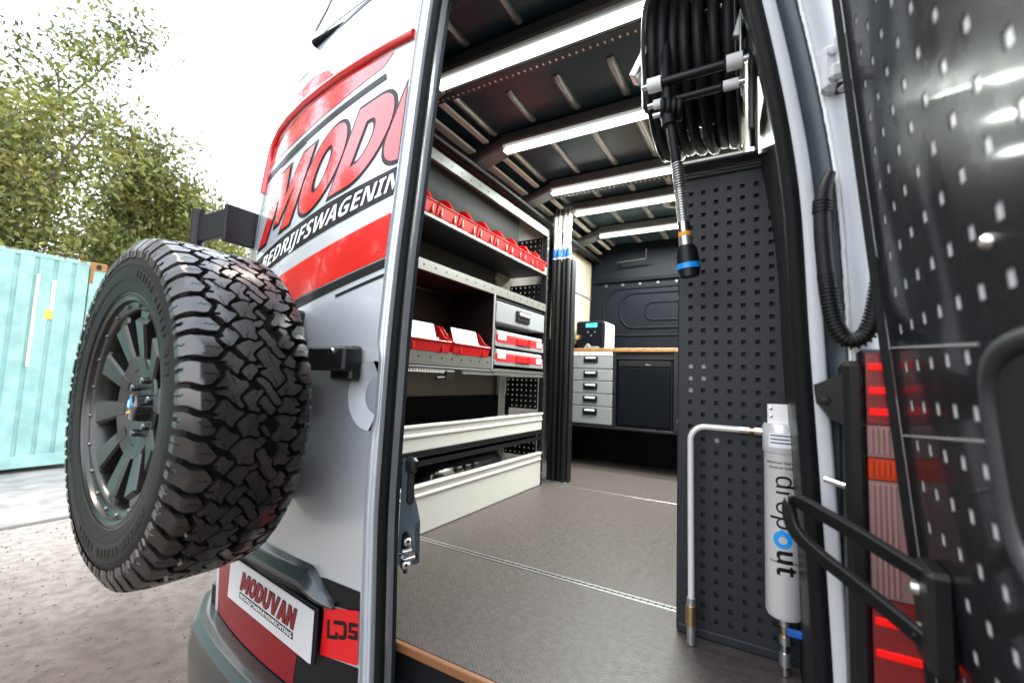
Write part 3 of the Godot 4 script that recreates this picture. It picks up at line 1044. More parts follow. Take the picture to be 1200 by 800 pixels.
func rear_door_right(vn: Node3D) -> void:
	var b := MB.new()
	var c := func(y: float, z: float, o: float) -> Vector3: return rd(y, z, o)
	for seg in [0]:
		var p := []
		for o in [-0.0013, -0.10]:
			for y in [0.66, 2.5]:
				for z in [0.044, 0.86]:
					p.append(rd(y, z, o))
		b.quad(p[0], p[1], p[3], p[2], Vector3(-1, 0, 0))
		b.quad(p[4], p[5], p[7], p[6], Vector3(1, 0, 0))
		b.quad(p[0], p[2], p[6], p[4], Vector3(0, 0, -1))
		b.quad(p[1], p[3], p[7], p[5], Vector3(0, 0, 1))
		b.quad(p[0], p[1], p[5], p[4], Vector3(0, -1, 0))
		b.quad(p[2], p[3], p[7], p[6], Vector3(0, 1, 0))
	var d := part("rear_door", b, M.white_paint, vn, "open right rear door with a black perforated lining")
	var pn := MB.new()
	var z0 := 0.101
	var y0 := 1.352 - 0.0525 * 12 - 0.026
	var uz := rd(1.0, 0.0545) - rd(1.0, 0.0)
	var uy := rd(1.0525, 0.0) - rd(1.0, 0.0)
	var skip := func(i: int, j: int) -> bool:
		var y := y0 + (j + 0.5) * 0.0525
		var z := z0 + (i + 0.5) * 0.0545
		return z > 0.35 and y > 1.24 and y < 1.49
	# uz x uy points to +x or -x; order them so that the front looks at the opening
	pn.perf(rd(y0, z0), uz, uy, 13, 33, 0.0145, 0.001, skip, 0.0145) if uz.cross(uy).x < 0 else pn.perf(rd(y0, z0), uy, uz, 33, 13, 0.0145, 0.001, func(i: int, j: int) -> bool: return skip.call(j, i), 0.0145)
	var yt := y0 + 33 * 0.0525
	# plain margins and folded edges
	pn.quad(rd(y0, 0.058), rd(y0, z0), rd(yt, z0), rd(yt, 0.058), Vector3(-1, 0, 0))
	pn.quad(rd(y0, 0.058), rd(yt, 0.058), rd(yt, 0.0565, -0.001), rd(y0, 0.0565, -0.001), Vector3(-1, 0, -1))
	part("perforated_lining", pn, M.door_panel_gloss, d)
	var fg := MB.new()
	fg.band([rd(0.70, 0.051, 0.006), rd(1.0, 0.051, 0.006), rd(1.25, 0.051, 0.006), rd(1.6, 0.051, 0.006), rd(2.0, 0.051, 0.006), rd(2.4, 0.051, 0.006)], Vector3(-1, 0, 0), 0.0055, 0.003)
	part("added_reflection_lip", fg, M.rubber, d)  # added lip that stops the tail lamp mirroring in the lining
	var bd := MB.new()
	for q in [[1.488, 0.065, 1.466, 0.38], [1.359, 0.065, 1.380, 0.36]]:
		bd.tube([rd(q[0], q[1], 0.0), rd(q[2], q[3], 0.0)], 0.0016, 8)
	part("lining_line", bd, M.rack_grey, d)  # thin grey lines across the black lining
	# pocket with a raised rim
	var pk := MB.new()
	var pc := Vector2(0.585, 1.368)
	var sq := func(a: float, k: float) -> Vector2:
		var ca := cos(a)
		var sa := sin(a)
		return pc + Vector2(sign(ca) * pow(abs(ca), 0.42) * (0.205 - k), sign(sa) * pow(abs(sa), 0.42) * (0.105 - k))
	pk.grid(func(a: float, t: float) -> Vector3:
		var lift := [0.0, 0.007, 0.008, 0.0, -0.03]
		var ins := [0.0, 0.002, 0.010, 0.016, 0.018]
		var i := int(clamp(floor(t), 0, 3))
		var q: Vector2 = sq.call(a, lerpf(ins[i], ins[i + 1], t - i))
		return rd(q.y, q.x, lerpf(lift[i], lift[i + 1], t - i)), span(0, TAU, 96), span(0, 4, 8), Vector3(-1, 0, 0))
	part("pocket_rim", pk, M.bow_grey, d)
	var pb := MB.new()
	var ring := PackedVector2Array()
	for i in 72:
		ring.append(sq.call(TAU * i / 72.0, 0.0175))
	pb.poly(ring, func(p: Vector3) -> Vector3: return rd(p.y, p.x, 0.002 + p.z), 0.0, 0.2)
	part("pocket_floor", pb, M.black_plastic, d)
	var kb := MB.new()
	kb.lathe([Vector2(0, 0.006), Vector2(0.004, 0.0055), Vector2(0.006, 0.003), Vector2(0.0065, 0.0)], 20, Transform3D(Basis(Vector3(0, 0, 1), PI / 2), rd(1.545, 0.432, 0.0)))
	part("knob", kb, M.chrome, d)
	# check strap: a bow of flat black band from the door to the pillar
	var bow := [Vector3(1.018, 1.19, 0.17), Vector3(0.985, 1.205, 0.155), Vector3(0.945, 1.223, 0.13), Vector3(0.91, 1.237, 0.108), Vector3(0.885, 1.246, 0.092), Vector3(0.871, 1.247, 0.082), Vector3(0.865, 1.235, 0.078), Vector3(0.868, 1.212, 0.08), Vector3(0.878, 1.195, 0.087), Vector3(0.9, 1.178, 0.1), Vector3(0.935, 1.158, 0.12), Vector3(0.975, 1.135, 0.145), Vector3(1.018, 1.108, 0.17)]
	var st := MB.new()
	var cv := Curve3D.new()
	for p in bow: cv.add_point(p)
	var fine := []
	for i in bow.size() - 1:
		for k in 4:
			var t := k / 4.0
			var p0: Vector3 = bow[max(i - 1, 0)]
			var p3: Vector3 = bow[min(i + 2, bow.size() - 1)]
			fine.append((bow[i] as Vector3).cubic_interpolate(bow[i + 1], p0, p3, t))
	fine.append(bow[-1])
	st.band(fine, Vector3(0.5, 0.5, 0.7), 0.0125, 0.005)
	part("check_strap", st, M.black_plastic, d)
	var sp := MB.new()
	sp.box(Vector3(1.0, 1.09, 0.13), Vector3(1.026, 1.21, 0.20), 0.006)
	part("strap_plate", sp, M.black_plastic, d)
	for q in [Vector3(1.0, 1.175, 0.15), Vector3(1.0, 1.125, 0.155)]:
		var bl := MB.new()
		bl.lathe([Vector2(0, 0.008), Vector2(0.008, 0.007), Vector2(0.010, 0.0)], 14, Transform3D(Basis(Vector3(0, 0, 1), PI / 2), q))
		part("bolt", bl, M.zinc, d)

func pillars(vn: Node3D) -> void:
	var ys := span(0.62, 2.62, 60)
	var sl := MB.new()
	var pts := []
	for y in ys:
		pts.append(Vector3(edge(y) + 0.006, y, -0.012))
	sl.tube(pts, 0.015, 14)
	# the seal crosses the top of the opening
	var top := []
	for i in 11:
		top.append(Vector3(lerp(edge(2.62) + 0.006, -0.6, i / 10.0), 2.625 + 0.01 * sin(PI * i / 10.0), -0.02))
	sl.tube(top, 0.015, 12)
	part("opening_seal", sl, M.seal_rubber, vn)
	var strip := func(called: String, m: Material, prof: Array, y0: float, y1: float) -> void:
		var b := MB.new()
		b.grid(func(y: float, t: float) -> Vector3:
			var i := int(clamp(floor(t), 0, prof.size() - 2))
			var q: Vector2 = (prof[i] as Vector2).lerp(prof[i + 1], t - i)
			return Vector3(edge(y) + q.x, y, q.y), span(y0, y1, 50), span(0.0, prof.size() - 1.0, (prof.size() - 1) * 2), Vector3(0, 0, 1))
		part(called, b, m, vn)
	strip.call("pillar_return", M.black_plastic, [Vector2(0.004, -0.2), Vector2(0.0, -0.12), Vector2(-0.004, -0.03), Vector2(0.0, -0.018)], 0.62, 2.62)
	strip.call("pillar_lining", M.black_plastic, [Vector2(0.004, -0.2), Vector2(-0.006, -0.3), Vector2(-0.012, -0.487)], 0.62, 2.09)
	strip.call("pillar_flange", M.white_paint, [Vector2(0.012, -0.016), Vector2(0.016, -0.006), Vector2(0.020, -0.002), Vector2(0.036, -0.002), Vector2(0.040, -0.006)], 0.62, 2.62)
	strip.call("pillar_gutter", M.grey_and_gutter_shade, [Vector2(0.04, -0.006), Vector2(0.043, -0.022), Vector2(0.07, -0.024), Vector2(0.074, -0.012)], 0.62, 2.62)  # shade of the recessed silver paint put into a darker grey
	var bead := MB.new()
	var bp := []
	for y in span(0.62, 2.6, 300):
		bp.append(Vector3(edge(y) + 0.0755 + rng.randf_range(-0.0006, 0.0006), y, -0.008 + rng.randf_range(-0.0006, 0.0006)))
	bead.tube(bp, 0.0035, 8)
	part("sealant_bead", bead, M.sealant, vn)
	strip.call("pillar_outer", M.white_paint, [Vector2(0.077, -0.008), Vector2(0.08, 0.0), Vector2(0.105, -0.004), Vector2(0.13, -0.03), Vector2(0.15, -0.1)], 0.62, 2.6)
	# hinge
	var h := MB.new()
	h.box(Vector3(0.925, 1.945, -0.01), Vector3(0.962, 2.03, 0.022), 0.008)
	h.box(Vector3(0.935, 1.955, 0.02), Vector3(0.958, 1.985, 0.036), 0.006)
	h.tube([Vector3(0.957, 1.94, 0.02), Vector3(0.953, 2.035, 0.02)], 0.010, 14)
	var ho := part("hinge", h, M.white_paint, vn)
	for y in [1.965, 2.012]:
		var hs := MB.new()
		hs.lathe([Vector2(0, 0.007), Vector2(0.008, 0.006), Vector2(0.010, 0.0)], 6, Transform3D(Basis(Vector3.RIGHT, PI / 2), Vector3(0.942, y, 0.022)))
		part("hinge_bolt", hs, M.white_paint, ho)
	var h2 := MB.new()
	h2.box(Vector3(0.945, 1.942, 0.0), Vector3(0.972, 1.95, 0.03), 0.002)
	part("hinge_shim", h2, M.rubber, ho)
	# cable hose from the pillar to the door
	var hp := [Vector3(0.936, 1.80, 0.005), Vector3(0.924, 1.76, 0.014), Vector3(0.921, 1.70, 0.018), Vector3(0.926, 1.60, 0.022), Vector3(0.933, 1.54, 0.025), Vector3(0.944, 1.51, 0.028), Vector3(0.958, 1.502, 0.03), Vector3(0.974, 1.512, 0.032), Vector3(0.984, 1.54, 0.034), Vector3(0.991, 1.58, 0.036), Vector3(0.998, 1.64, 0.04)]
	var fine := []
	for i in hp.size() - 1:
		for k in 8:
			fine.append((hp[i] as Vector3).cubic_interpolate(hp[i + 1], hp[max(i - 1, 0)], hp[min(i + 2, hp.size() - 1)], k / 8.0))
	var ho2 := MB.new()
	# cap, smooth sleeve, then ribs
	ho2.tube(fine.slice(0, 9), 0.008, 16, true, 0.0125)
	ho2.tube(fine.slice(8, 26), 0.0128, 16)
	ho2.tube(fine.slice(25), 0.0105, 14)
	var cab := part("cable_hose", ho2, M.rubber, vn)
	var rib := MB.new()
	var crv := Curve3D.new()
	crv.bake_interval = 0.002
	for p in fine: crv.add_point(p)
	var L := crv.get_baked_length()
	var s0: float = 0.185
	var n := int((L - s0) / 0.0062)
	for k in n:
		var s := s0 + k * 0.0062
		var p := crv.sample_baked(s)
		var q := crv.sample_baked(min(L, s + 0.0034))
		rib.tube([p, q], 0.0138, 16)
	for k in 4:
		var s := 0.055 + k * 0.006
		rib.tube([crv.sample_baked(s), crv.sample_baked(s + 0.0034)], 0.0148, 16)
	part("hose_rib", rib, M.rubber, cab)
	# dark cover beside the lamp, bracket, and the tail lamp itself
	var cv := MB.new()
	cv.box(Vector3(0.942, 0.66, -0.06), Vector3(0.970, 1.47, 0.045), 0.008)
	part("lamp_cover", cv, M.black_plastic, vn)
	var wg := MB.new()
	wg.prism(pv([0.905, 1.43, 0.955, 1.455, 0.955, 1.36, 0.925, 1.375, 0.908, 1.40]), 0.03, Transform3D(Basis(), Vector3(0, 0, 0.005)))
	wg.lathe([Vector2(0, 0.006), Vector2(0.007, 0.005), Vector2(0.009, 0)], 6, Transform3D(Basis(Vector3.RIGHT, PI / 2), Vector3(0.918, 1.405, 0.035)))
	part("stay_bracket", wg, M.black_plastic, vn)
	var pin := MB.new()
	pin.tube([Vector3(0.918, 1.275, 0.012), Vector3(0.946, 1.27, 0.03)], 0.005, 10)
	part("stay_pin", pin, M.chrome, vn)
	var tb := MB.new()
	tb.box(Vector3(0.9645, 0.90, -0.12), Vector3(1.012, 1.49, 0.02), 0.006)
	var tl := part("tail_lamp", tb, M.black_plastic, vn, "tall red and clear tail lamp on the right corner")
	for q in [["red_lens_block", "red_lens", 1.372, 1.482], ["clear_lens_block", "clear_lens", 1.322, 1.37], ["amber_lens_block", "amber", 1.288, 1.32], ["clear_lens_block", "clear_lens", 1.115, 1.286], ["red_lens_block", "red_lens", 0.92, 1.113]]:
		var lb := MB.new()
		lb.prism(pv([0.971, q[2], rd(q[2], 0, 0.001).x, q[2], rd(q[3], 0, 0.001).x, q[3], 0.971, q[3]]), 0.026, Transform3D(Basis(), Vector3(0, 0, 0.014)))
		var red: bool = q[1] == "red_lens"
		if not red:
			for k in 5:
				lb.box(Vector3(0.9745 + k * 0.0065, q[2] + 0.004, 0.039), Vector3(0.978 + k * 0.0065, q[3] - 0.004, 0.042), 0.0012)
		part(q[0], lb, M[q[1]], tl)
	for y in [1.385, 1.418, 1.455, 1.075, 1.03]:
		var gl := MB.new()
		gl.box(Vector3(0.974, y, 0.0395), Vector3(rd(y, 0, 0.004).x, y + 0.011, 0.0425), 0.001)
		part("tail_light_bar", gl, M.tail_glow, tl)

func cargo_bay(vn: Node3D) -> void:
	# floor
	var f := MB.new()
	f.box(Vector3(-0.90, 0.700, -3.3), Vector3(0.90, 0.72, -0.016))
	var fl := part("cargo_floor", f, M.floor_grey, vn)
	var fe := MB.new()
	fe.box(Vector3(-0.9, 0.698, -0.015), Vector3(0.9, 0.7195, 0.0), 0.002)
	part("floor_edge", fe, M.plywood_edge, fl, "orange-brown plywood edge")
	var sill := MB.new()
	sill.box(Vector3(-0.93, 0.56, -0.1), Vector3(0.93, 0.697, -0.03), 0.01)
	part("sill", sill, M.black_plastic, vn)
	for z in [-0.605, -1.925]:
		var ch := MB.new()
		ch.box(Vector3(-0.86, 0.7195, z - 0.016), Vector3(0.86, 0.722, z + 0.016), 0.001)
		var ro := part("floor_rail", ch, M.rail_grey, fl)
		var bd := MB.new()
		var x := -0.85
		while x < 0.85:
			bd.obox(Transform3D(Basis(Vector3.UP, 0.6), Vector3(x, 0.7223, z)), Vector3(0.013, 0.0012, 0.011), 0.0004)
			bd.box(Vector3(x + 0.008, 0.7215, z - 0.004), Vector3(x + 0.016, 0.7228, z + 0.004), 0.0004)
			x += 0.024
		tag(part("rail_slot", bd, M.black_plastic, ro), "", "", "", "stuff")
	# side walls
	for s in [-1.0, 1.0]:
		var w := MB.new()
		w.grid(func(y: float, z: float) -> Vector3: return Vector3(s * (interp([0.7, 1.6, 2.2, 2.5, 2.74], [0.90, 0.885, 0.84, 0.78, 0.66], y) + (0.03 if s > 0 else 0.0)), y, z), span(0.7, 2.74, 16), [-3.3, -2.0, -1.0, -0.16], Vector3(-s, 0, 0))
		part("inner_wall", w, M.inner_steel if s < 0 else M.tan_panel, vn)
	var tp := MB.new()
	tp.obox(Transform3D(Basis(Vector3(0, 0, 1), -0.02), Vector3(-0.66, 2.40, -2.72)), Vector3(0.012, 0.34, 0.9), 0.003)
	tp.obox(Transform3D(Basis(Vector3(0, 0, 1), -0.02), Vector3(-0.668, 1.98, -2.72)), Vector3(0.012, 0.46, 0.9), 0.003)
	var to := part("side_lining", tp, M.tan_panel, vn, "beige wall panels by the bulkhead")
	var ts := MB.new()
	ts.box(Vector3(-0.665, 2.213, -3.15), Vector3(-0.648, 2.227, -2.28), 0.002)
	part("lining_line", ts, M.rack_grey, to)
	# roof: dark sheet, beads, bows with light strips
	var r := MB.new()
	r.grid(func(x: float, z: float) -> Vector3: return Vector3(x, 2.735 - 0.06 * pow(abs(x) / 0.7, 4.0), z), span(-0.72, 0.72, 24), [-3.3, -2.0, -1.0, -0.13], Vector3.DOWN)
	r.box(Vector3(-0.62, 2.645, -0.16), Vector3(0.62, 2.76, -0.11), 0.01)
	var ro2 := part("roof_lining", r, M.roof_grey, vn)
	var bz := [-0.46, -1.05, -1.66, -2.07, -2.63, -3.2]
	var zs := [0.0] + bz
	for i in 6:
		var za: float = zs[i]
		var zb: float = zs[i + 1]
		for k in 6:
			var x := -0.43 + k * 0.24
			var z0: float = za - (0.17 if i == 0 else 0.1)
			var z1 := zb + 0.07
			if i == 1 and k > 0:
				z0 = -0.72
				z1 = -0.97
				var nub := MB.new()
				nub.xf = Transform3D(Basis.from_scale(Vector3(1, 0.55, 1)), Vector3(x + 0.02, 2.732, 0))
				nub.tube([Vector3(0, 0, -0.50), Vector3(0, 0, -0.555), Vector3(0, 0.012, -0.575)], 0.017, 10, true, 0.004)
				part("roof_bead", nub, M.roof_grey, ro2)
			var rb := MB.new()
			rb.xf = Transform3D(Basis.from_scale(Vector3(1, 0.6, 1)), Vector3(x, 2.733 - 0.06 * pow(abs(x) / 0.7, 4.0), 0))
			rb.tube([Vector3(0, 0.014, z0), Vector3(0, 0, z0 - 0.03), Vector3(0, 0, z1 + 0.03), Vector3(0, 0.014, z1)], 0.021, 14)
			part("roof_bead", rb, M.rib_grey, ro2)
	for i in 6:
		var z: float = bz[i]
		var b := MB.new()
		b.box(Vector3(-0.40, 2.668, z - 0.06), Vector3(0.80, 2.725, z + 0.06), 0.008)
		b.obox(Transform3D(Basis(Vector3(0, 0, 1), 0.30), Vector3(-0.53, 2.64, z)), Vector3(0.30, 0.05, 0.12), 0.01)
		part("roof_bow", b, M.bow_metal, ro2)
		if i == 0 or i == 2:
			var stud := MB.new()
			var pl := MB.new()
			pl.box(Vector3(-0.62, 2.668, z - 0.112), Vector3(0.80, 2.674, z - 0.06), 0.002)
			part("bow_flange", pl, M.bow_grey, ro2)
			for k in 50:
				stud.box(Vector3(-0.60 + k * 0.028, 2.665, z - 0.096), Vector3(-0.593 + k * 0.028, 2.668, z - 0.084), 0.001)
			tag(part("slot_glint_stud", stud, M.zinc, ro2), "", "", "", "stuff")  # bright studs stand in for light showing through the perforations
		var led := MB.new()
		var le := M.led as Material
		if i == 0:
			led.box(Vector3(-0.40, 2.656, z + 0.012), Vector3(0.80, 2.669, z + 0.024), 0.002)
			led.box(Vector3(-0.385, 2.654, z - 0.024), Vector3(0.80, 2.669, z - 0.004), 0.002)
		else:
			led.box(Vector3(-0.40, 2.650, z - 0.022), Vector3(0.80, 2.669, z + 0.022), 0.002)
		part("led_strip", led, le, ro2)
		var al := AreaLight3D.new()
		al.name = "led_light_%03d" % i
		al.area_size = Vector2(1.18, 0.045)
		al.light_energy = led_energy * [0.15, 0.5, 1.1, 1.7, 2.1, 1.9][i]
		al.light_color = Color(0.97, 1.0, 0.97)
		al.shadow_enabled = true
		al.area_range = 6.0
		al.position = Vector3(0.2, 2.647, z)
		al.rotation = Vector3(-PI / 2, 0, 0)
		add_child(al)
	# long rails along the left roof edge
	for q in [[-0.475, 2.69, 0.018], [-0.565, 2.655, 0.026]]:
		for i in 5:
			var b2 := MB.new()
			b2.box(Vector3(q[0] - q[2], q[1] - 0.008, bz[i] - 0.075 if i > 0 else -0.54), Vector3(q[0] + q[2], q[1] + 0.006, bz[i + 1] + 0.075), 0.004)
			part("roof_rail", b2, M.alu, ro2)
	var duct := MB.new()
	duct.tube([Vector3(-0.60, 2.60, -0.3), Vector3(-0.605, 2.595, -1.0), Vector3(-0.60, 2.605, -1.8), Vector3(-0.60, 2.60, -3.1)], 0.03, 12)
	duct.tube([Vector3(-0.555, 2.575, -0.3), Vector3(-0.55, 2.58, -1.2), Vector3(-0.56, 2.575, -2.2), Vector3(-0.555, 2.57, -3.1)], 0.014, 10)
	part("cable_duct", duct, M.rubber, vn)
	# round vent in the roof
	var vt := MB.new()
	vt.lathe([Vector2(0.045, 0.0), Vector2(0.085, 0.0), Vector2(0.085, 0.014), Vector2(0.04, 0.014)], 36, Transform3D(Basis(), Vector3(0.27, 2.712, -2.30)))
	var vo := part("roof_vent", vt, M.zinc, ro2)
	var vc := MB.new()
	vc.lathe([Vector2(0.0, -0.012), Vector2(0.03, -0.01), Vector2(0.046, 0.004), Vector2(0.046, 0.01)], 24, Transform3D(Basis(), Vector3(0.27, 2.712, -2.30)))
	part("roof_vent_core", vc, M.black_plastic, ro2)
	# bulkhead with pressed loops
	var bh := MB.new()
	bh.box(Vector3(-0.9, 0.72, -3.3), Vector3(0.9, 2.72, -3.12))
	var bo := part("bulkhead", bh, M.bulkhead, vn)
	var lp := MB.new()
	for q in [[-0.52, 1.86, 0.9, 2.30, 0.18, 0.011], [-0.36, 1.93, 0.9, 2.25, 0.13, 0.012], [-0.13, 2.0, 0.8, 2.16, 0.07, 0.010]]:
		var path := []
		var rr: float = q[4]
		for cn in [[q[2] - rr, q[3] - rr, 0], [q[0] + rr, q[3] - rr, 90], [q[0] + rr, q[1] + rr, 180], [q[2] - rr, q[1] + rr, 270]]:
			for p in arc(Vector2(cn[0], cn[1]), rr, rr, cn[2], cn[2] + 90, 8):
				path.append(Vector3(p.x, p.y, -3.12))
		path.append(path[0])
		lp.tube(path, q[5], 10, false)
	part("pressed_loop", lp, M.bulkhead, bo)
	var up := MB.new()
	up.box(Vector3(-0.62, 2.36, -3.12), Vector3(0.9, 2.385, -3.085), 0.008)
	up.box(Vector3(-0.62, 2.385, -3.12), Vector3(0.9, 2.72, -3.10), 0.004)
	part("bulkhead_header", up, M.bulkhead, bo)
	var bolts := MB.new()
	for k in 8:
		bolts.lathe([Vector2(0, 0.008), Vector2(0.012, 0.007), Vector2(0.016, 0)], 10, Transform3D(Basis(Vector3.RIGHT, PI / 2), Vector3(-0.50 + k * 0.16, 2.335, -3.118)))
	part("bulkhead_bolt", bolts, M.bow_grey, bo)
	var hk := MB.new()
	hk.tube([Vector3(-0.36, 2.52, -3.0), Vector3(-0.10, 2.53, -3.0), Vector3(-0.10, 2.62, -3.0)], 0.008, 8)
	hk.tube([Vector3(-0.36, 2.52, -3.0), Vector3(-0.36, 2.52, -3.1)], 0.008, 8)
	part("roof_hook", hk, M.black_plastic, bo)

var led_energy := 2.1

# ---------------------------------------------------------------- spare wheel
const WR := 0.393

func crown(w: float) -> Vector2:
	# tread profile: w is -1 (door side) .. 1 (outer side) across the tread, beyond that it folds down the shoulder; returns (radius, along the axle)
	var a: float = abs(w)
	var r := WR - 0.010 * pow(min(a, 0.92), 4.0)
	var x: float = 0.118 * min(a, 0.92)
	if a > 0.92:
		var t := a - 0.92
		x += 0.118 * t * 0.56
		r -= 0.118 * t * 0.95
	return Vector2(r, x * sign(w))

func on_tyre(p: Vector3) -> Vector3:
	# p.x runs round the tyre in radians, p.y across the tread, p.z is height over the tread
	var c := crown(p.y)
	var r := c.x + p.z
	return Vector3(r * sin(p.x), r * cos(p.x), c.y)

func spare_wheel() -> void:
	var w := thing("spare_wheel", "black all-terrain spare wheel on the closed left rear door", "spare wheel", Vector3.ZERO)
	# local axle along z, outer face towards +z; local origin at the tyre's middle
	var ang := -0.065
	var holder := Basis(Vector3.UP, ang)
	var face := Vector3(-0.45, 1.322, 0.498)
	w.transform = Transform3D(holder.scaled(Vector3(1.02, 1.02, 1.02)), face - holder.z * 0.1275)
	var carc := MB.new()
	var tilt := Transform3D(Basis(Vector3.RIGHT, PI / 2), Vector3.ZERO)
	# lathe axis y -> wheel z
	carc.lathe([Vector2(0.24, -0.095), Vector2(0.262, -0.118), Vector2(0.30, -0.129), Vector2(0.335, -0.126), Vector2(0.356, -0.115), Vector2(0.369, -0.09), Vector2(0.380, -0.04), Vector2(0.380, 0.04), Vector2(0.375, 0.09), Vector2(0.36, 0.113)], 96, tilt)
	part_local("tyre_core", carc, M.tyre_groove, w)
	var side := MB.new()
	side.lathe([Vector2(0.3575, 0.112), Vector2(0.352, 0.1165), Vector2(0.346, 0.1215), Vector2(0.3445, 0.1215), Vector2(0.342, 0.1235), Vector2(0.33, 0.128), Vector2(0.322, 0.1295), Vector2(0.3205, 0.1283), Vector2(0.317, 0.1288), Vector2(0.295, 0.1292), Vector2(0.289, 0.1285), Vector2(0.287, 0.1268), Vector2(0.283, 0.1272), Vector2(0.268, 0.1235), Vector2(0.262, 0.1225), Vector2(0.26, 0.119), Vector2(0.254, 0.117), Vector2(0.246, 0.106)], 96, tilt)
	# short ribs round the sidewall
	for k in 60:
		var a := TAU * k / 60.0
		side.obox(Transform3D(Basis(Vector3(0, 0, 1), -a), Vector3.ZERO) * Transform3D(Basis(Vector3.RIGHT, -0.42), Vector3(0, 0.344, 0.1205)), Vector3(0.012, 0.018, 0.004), 0.0012)
	# raised, worn marks
	for blk in [[0.25, 1.35, 17], [2.2, 3.6, 19], [4.2, 5.6, 18]]:
		for k in blk[2]:
			var a: float = lerp(blk[0] as float, blk[1] as float, k / float(blk[2]))
			if k % 7 == 6: continue
			var wd: float = 0.010 + 0.004 * (int(k) * 7 % 3)
			side.obox(Transform3D(Basis(Vector3(0, 0, 1), -a), Vector3.ZERO) * Transform3D(Basis(Vector3.RIGHT, -0.05), Vector3(0, 0.305, 0.1293)), Vector3(wd, 0.017, 0.0022), 0.0008)
			if k % 3:
				side.obox(Transform3D(Basis(Vector3(0, 0, 1), -a - 0.02), Vector3.ZERO) * Transform3D(Basis(Vector3.RIGHT, -0.05), Vector3(0, 0.305, 0.1297)), Vector3(0.003, 0.017, 0.0022), 0.0008)
	part_local("sidewall", side, M.tyre, w)
	# tread: rows of interlocking blocks between zigzag grooves
	var N := 25
	var P := TAU / N
	var g := func(k: int, a: float) -> float:
		# k-th groove across the tread at phase a (in pitches)
		var t: float = 0.35 * sin(TAU * (a * 0.4 + k * 0.37)) + absf(fposmod(a * 2.0 + [0.0, 0.25, 0.6, 0.1, 0.35, 0.7, 0.0][k], 1.0) * 2.0 - 1.0)
		var base: float = [-1.27, -0.64, -0.32, 0.0, 0.32, 0.64, 1.27][k]
		return base + ([0.0, 0.15, 0.17, 0.19, 0.17, 0.15, 0.0][k]) * (t - 0.5)
	var seps := [[0.02, 0.52], [0.22, 0.80], [0.47, 0.94], [0.12, 0.66], [0.33, 0.86], [0.08, 0.58]]
	var sl := [0.10, 0.28, -0.30, 0.32, -0.26, -0.10]
	var jr := RandomNumberGenerator.new()
	jr.seed = 31
	var jit := []
	for row in 6:
		var l := []
		for m in 10: l.append(jr.randf_range(-0.07, 0.07))
		jit.append(l)
	for row in 6:
		for m in 10:
			var j := m % 2
			var dz: float = sl[row] * (1.0 + 3.0 * jit[row][(m + 3) % 10])
			var s0: float = seps[row][j] + m / 2 + jit[row][m]
			var s1: float = seps[row][(m + 1) % 2] + (m + 1) / 2 + jit[row][(m + 1) % 10]
			var dz1: float = sl[row] * (1.0 + 3.0 * jit[row][(m + 4) % 10])
			var sep := func(s: float, t: float) -> float:
				var d: float = dz if s == s0 else dz1
				return s + d * (t - 0.5) * 0.8 + (0.07 * sin(t * TAU) if row > 0 and row < 5 else 0.03 * sin(t * TAU))
			var q := PackedVector2Array()
			for i in 9:
				var a: float = lerp(sep.call(s0, 0.0), sep.call(s1, 0.0), i / 8.0)
				q.append(Vector2(a, g.call(row, a)))
			for i in range(1, 8):
				var t := i / 8.0
				var a2: float = sep.call(s1, t)
				q.append(Vector2(a2, lerp(g.call(row, a2), g.call(row + 1, a2), t)))
			for i in 9:
				var a3: float = lerp(sep.call(s1, 1.0), sep.call(s0, 1.0), i / 8.0)
				q.append(Vector2(a3, g.call(row + 1, a3)))
			for i in range(1, 8):
				var t2 := 1.0 - i / 8.0
				var a4: float = sep.call(s0, t2)
				q.append(Vector2(a4, lerp(g.call(row, a4), g.call(row + 1, a4), t2)))
			# to real millimetres for even grooves: x = arc length, y = across
			var real := PackedVector2Array()
			for p in q: real.append(Vector2(p.x * P * WR, p.y * 0.118))
			if Geometry2D.is_polygon_clockwise(real): real.reverse()
			var gap := 0.0029 if row > 0 and row < 5 else 0.0066
			var inset := Geometry2D.offset_polygon(real, -gap - 0.003, Geometry2D.JOIN_ROUND)
			if inset.is_empty(): continue
			inset = Geometry2D.offset_polygon(inset[0], 0.003, Geometry2D.JOIN_ROUND)
			var shape: PackedVector2Array = inset[0]
			# sipes and notches, open at the edge
			var mid := Vector2.ZERO
			for p in shape: mid += p / shape.size()
			var cuts := []
			if row == 0 or row == 5:
				var s := -1.0 if row == 0 else 1.0
				cuts.append(zig(mid + Vector2(0.001, -s * 0.004), Vector2(0.006, -s * 0.05), 0.0010))
				cuts.append(zig(mid + Vector2(-0.010, s * 0.03), Vector2(-0.004, s * 0.06), 0.0045 if j == 0 else 0.0016))
			else:
				cuts.append(zig(mid + Vector2(0.006, 0.004), Vector2(0.05, 0.022 if row % 2 else -0.022), 0.0009))
				cuts.append(zig(mid + Vector2(-0.007, -0.004), Vector2(-0.05, -0.018 if row % 2 else 0.02), 0.0009))
				cuts.append(zig(mid + Vector2(0.002 * (j * 2 - 1), 0.009 * (1 if row % 2 == 0 else -1)), Vector2(0.004, 0.05 * (1 if row % 2 == 0 else -1)), 0.0036))
			for c in cuts:
				var r := Geometry2D.clip_polygons(shape, c)
				var best := PackedVector2Array()
				for x in r:
					if not Geometry2D.is_polygon_clockwise(x) and area(x) > area(best): best = x
				if best.size(): shape = best
			var mb := MB.new()
			var fn := func(p: Vector3) -> Vector3: return on_tyre(Vector3(p.x / WR, p.y / 0.118, p.z))
			mb.poly(shape, fn, 0.0, 0.02)
			var corners := shape.size()
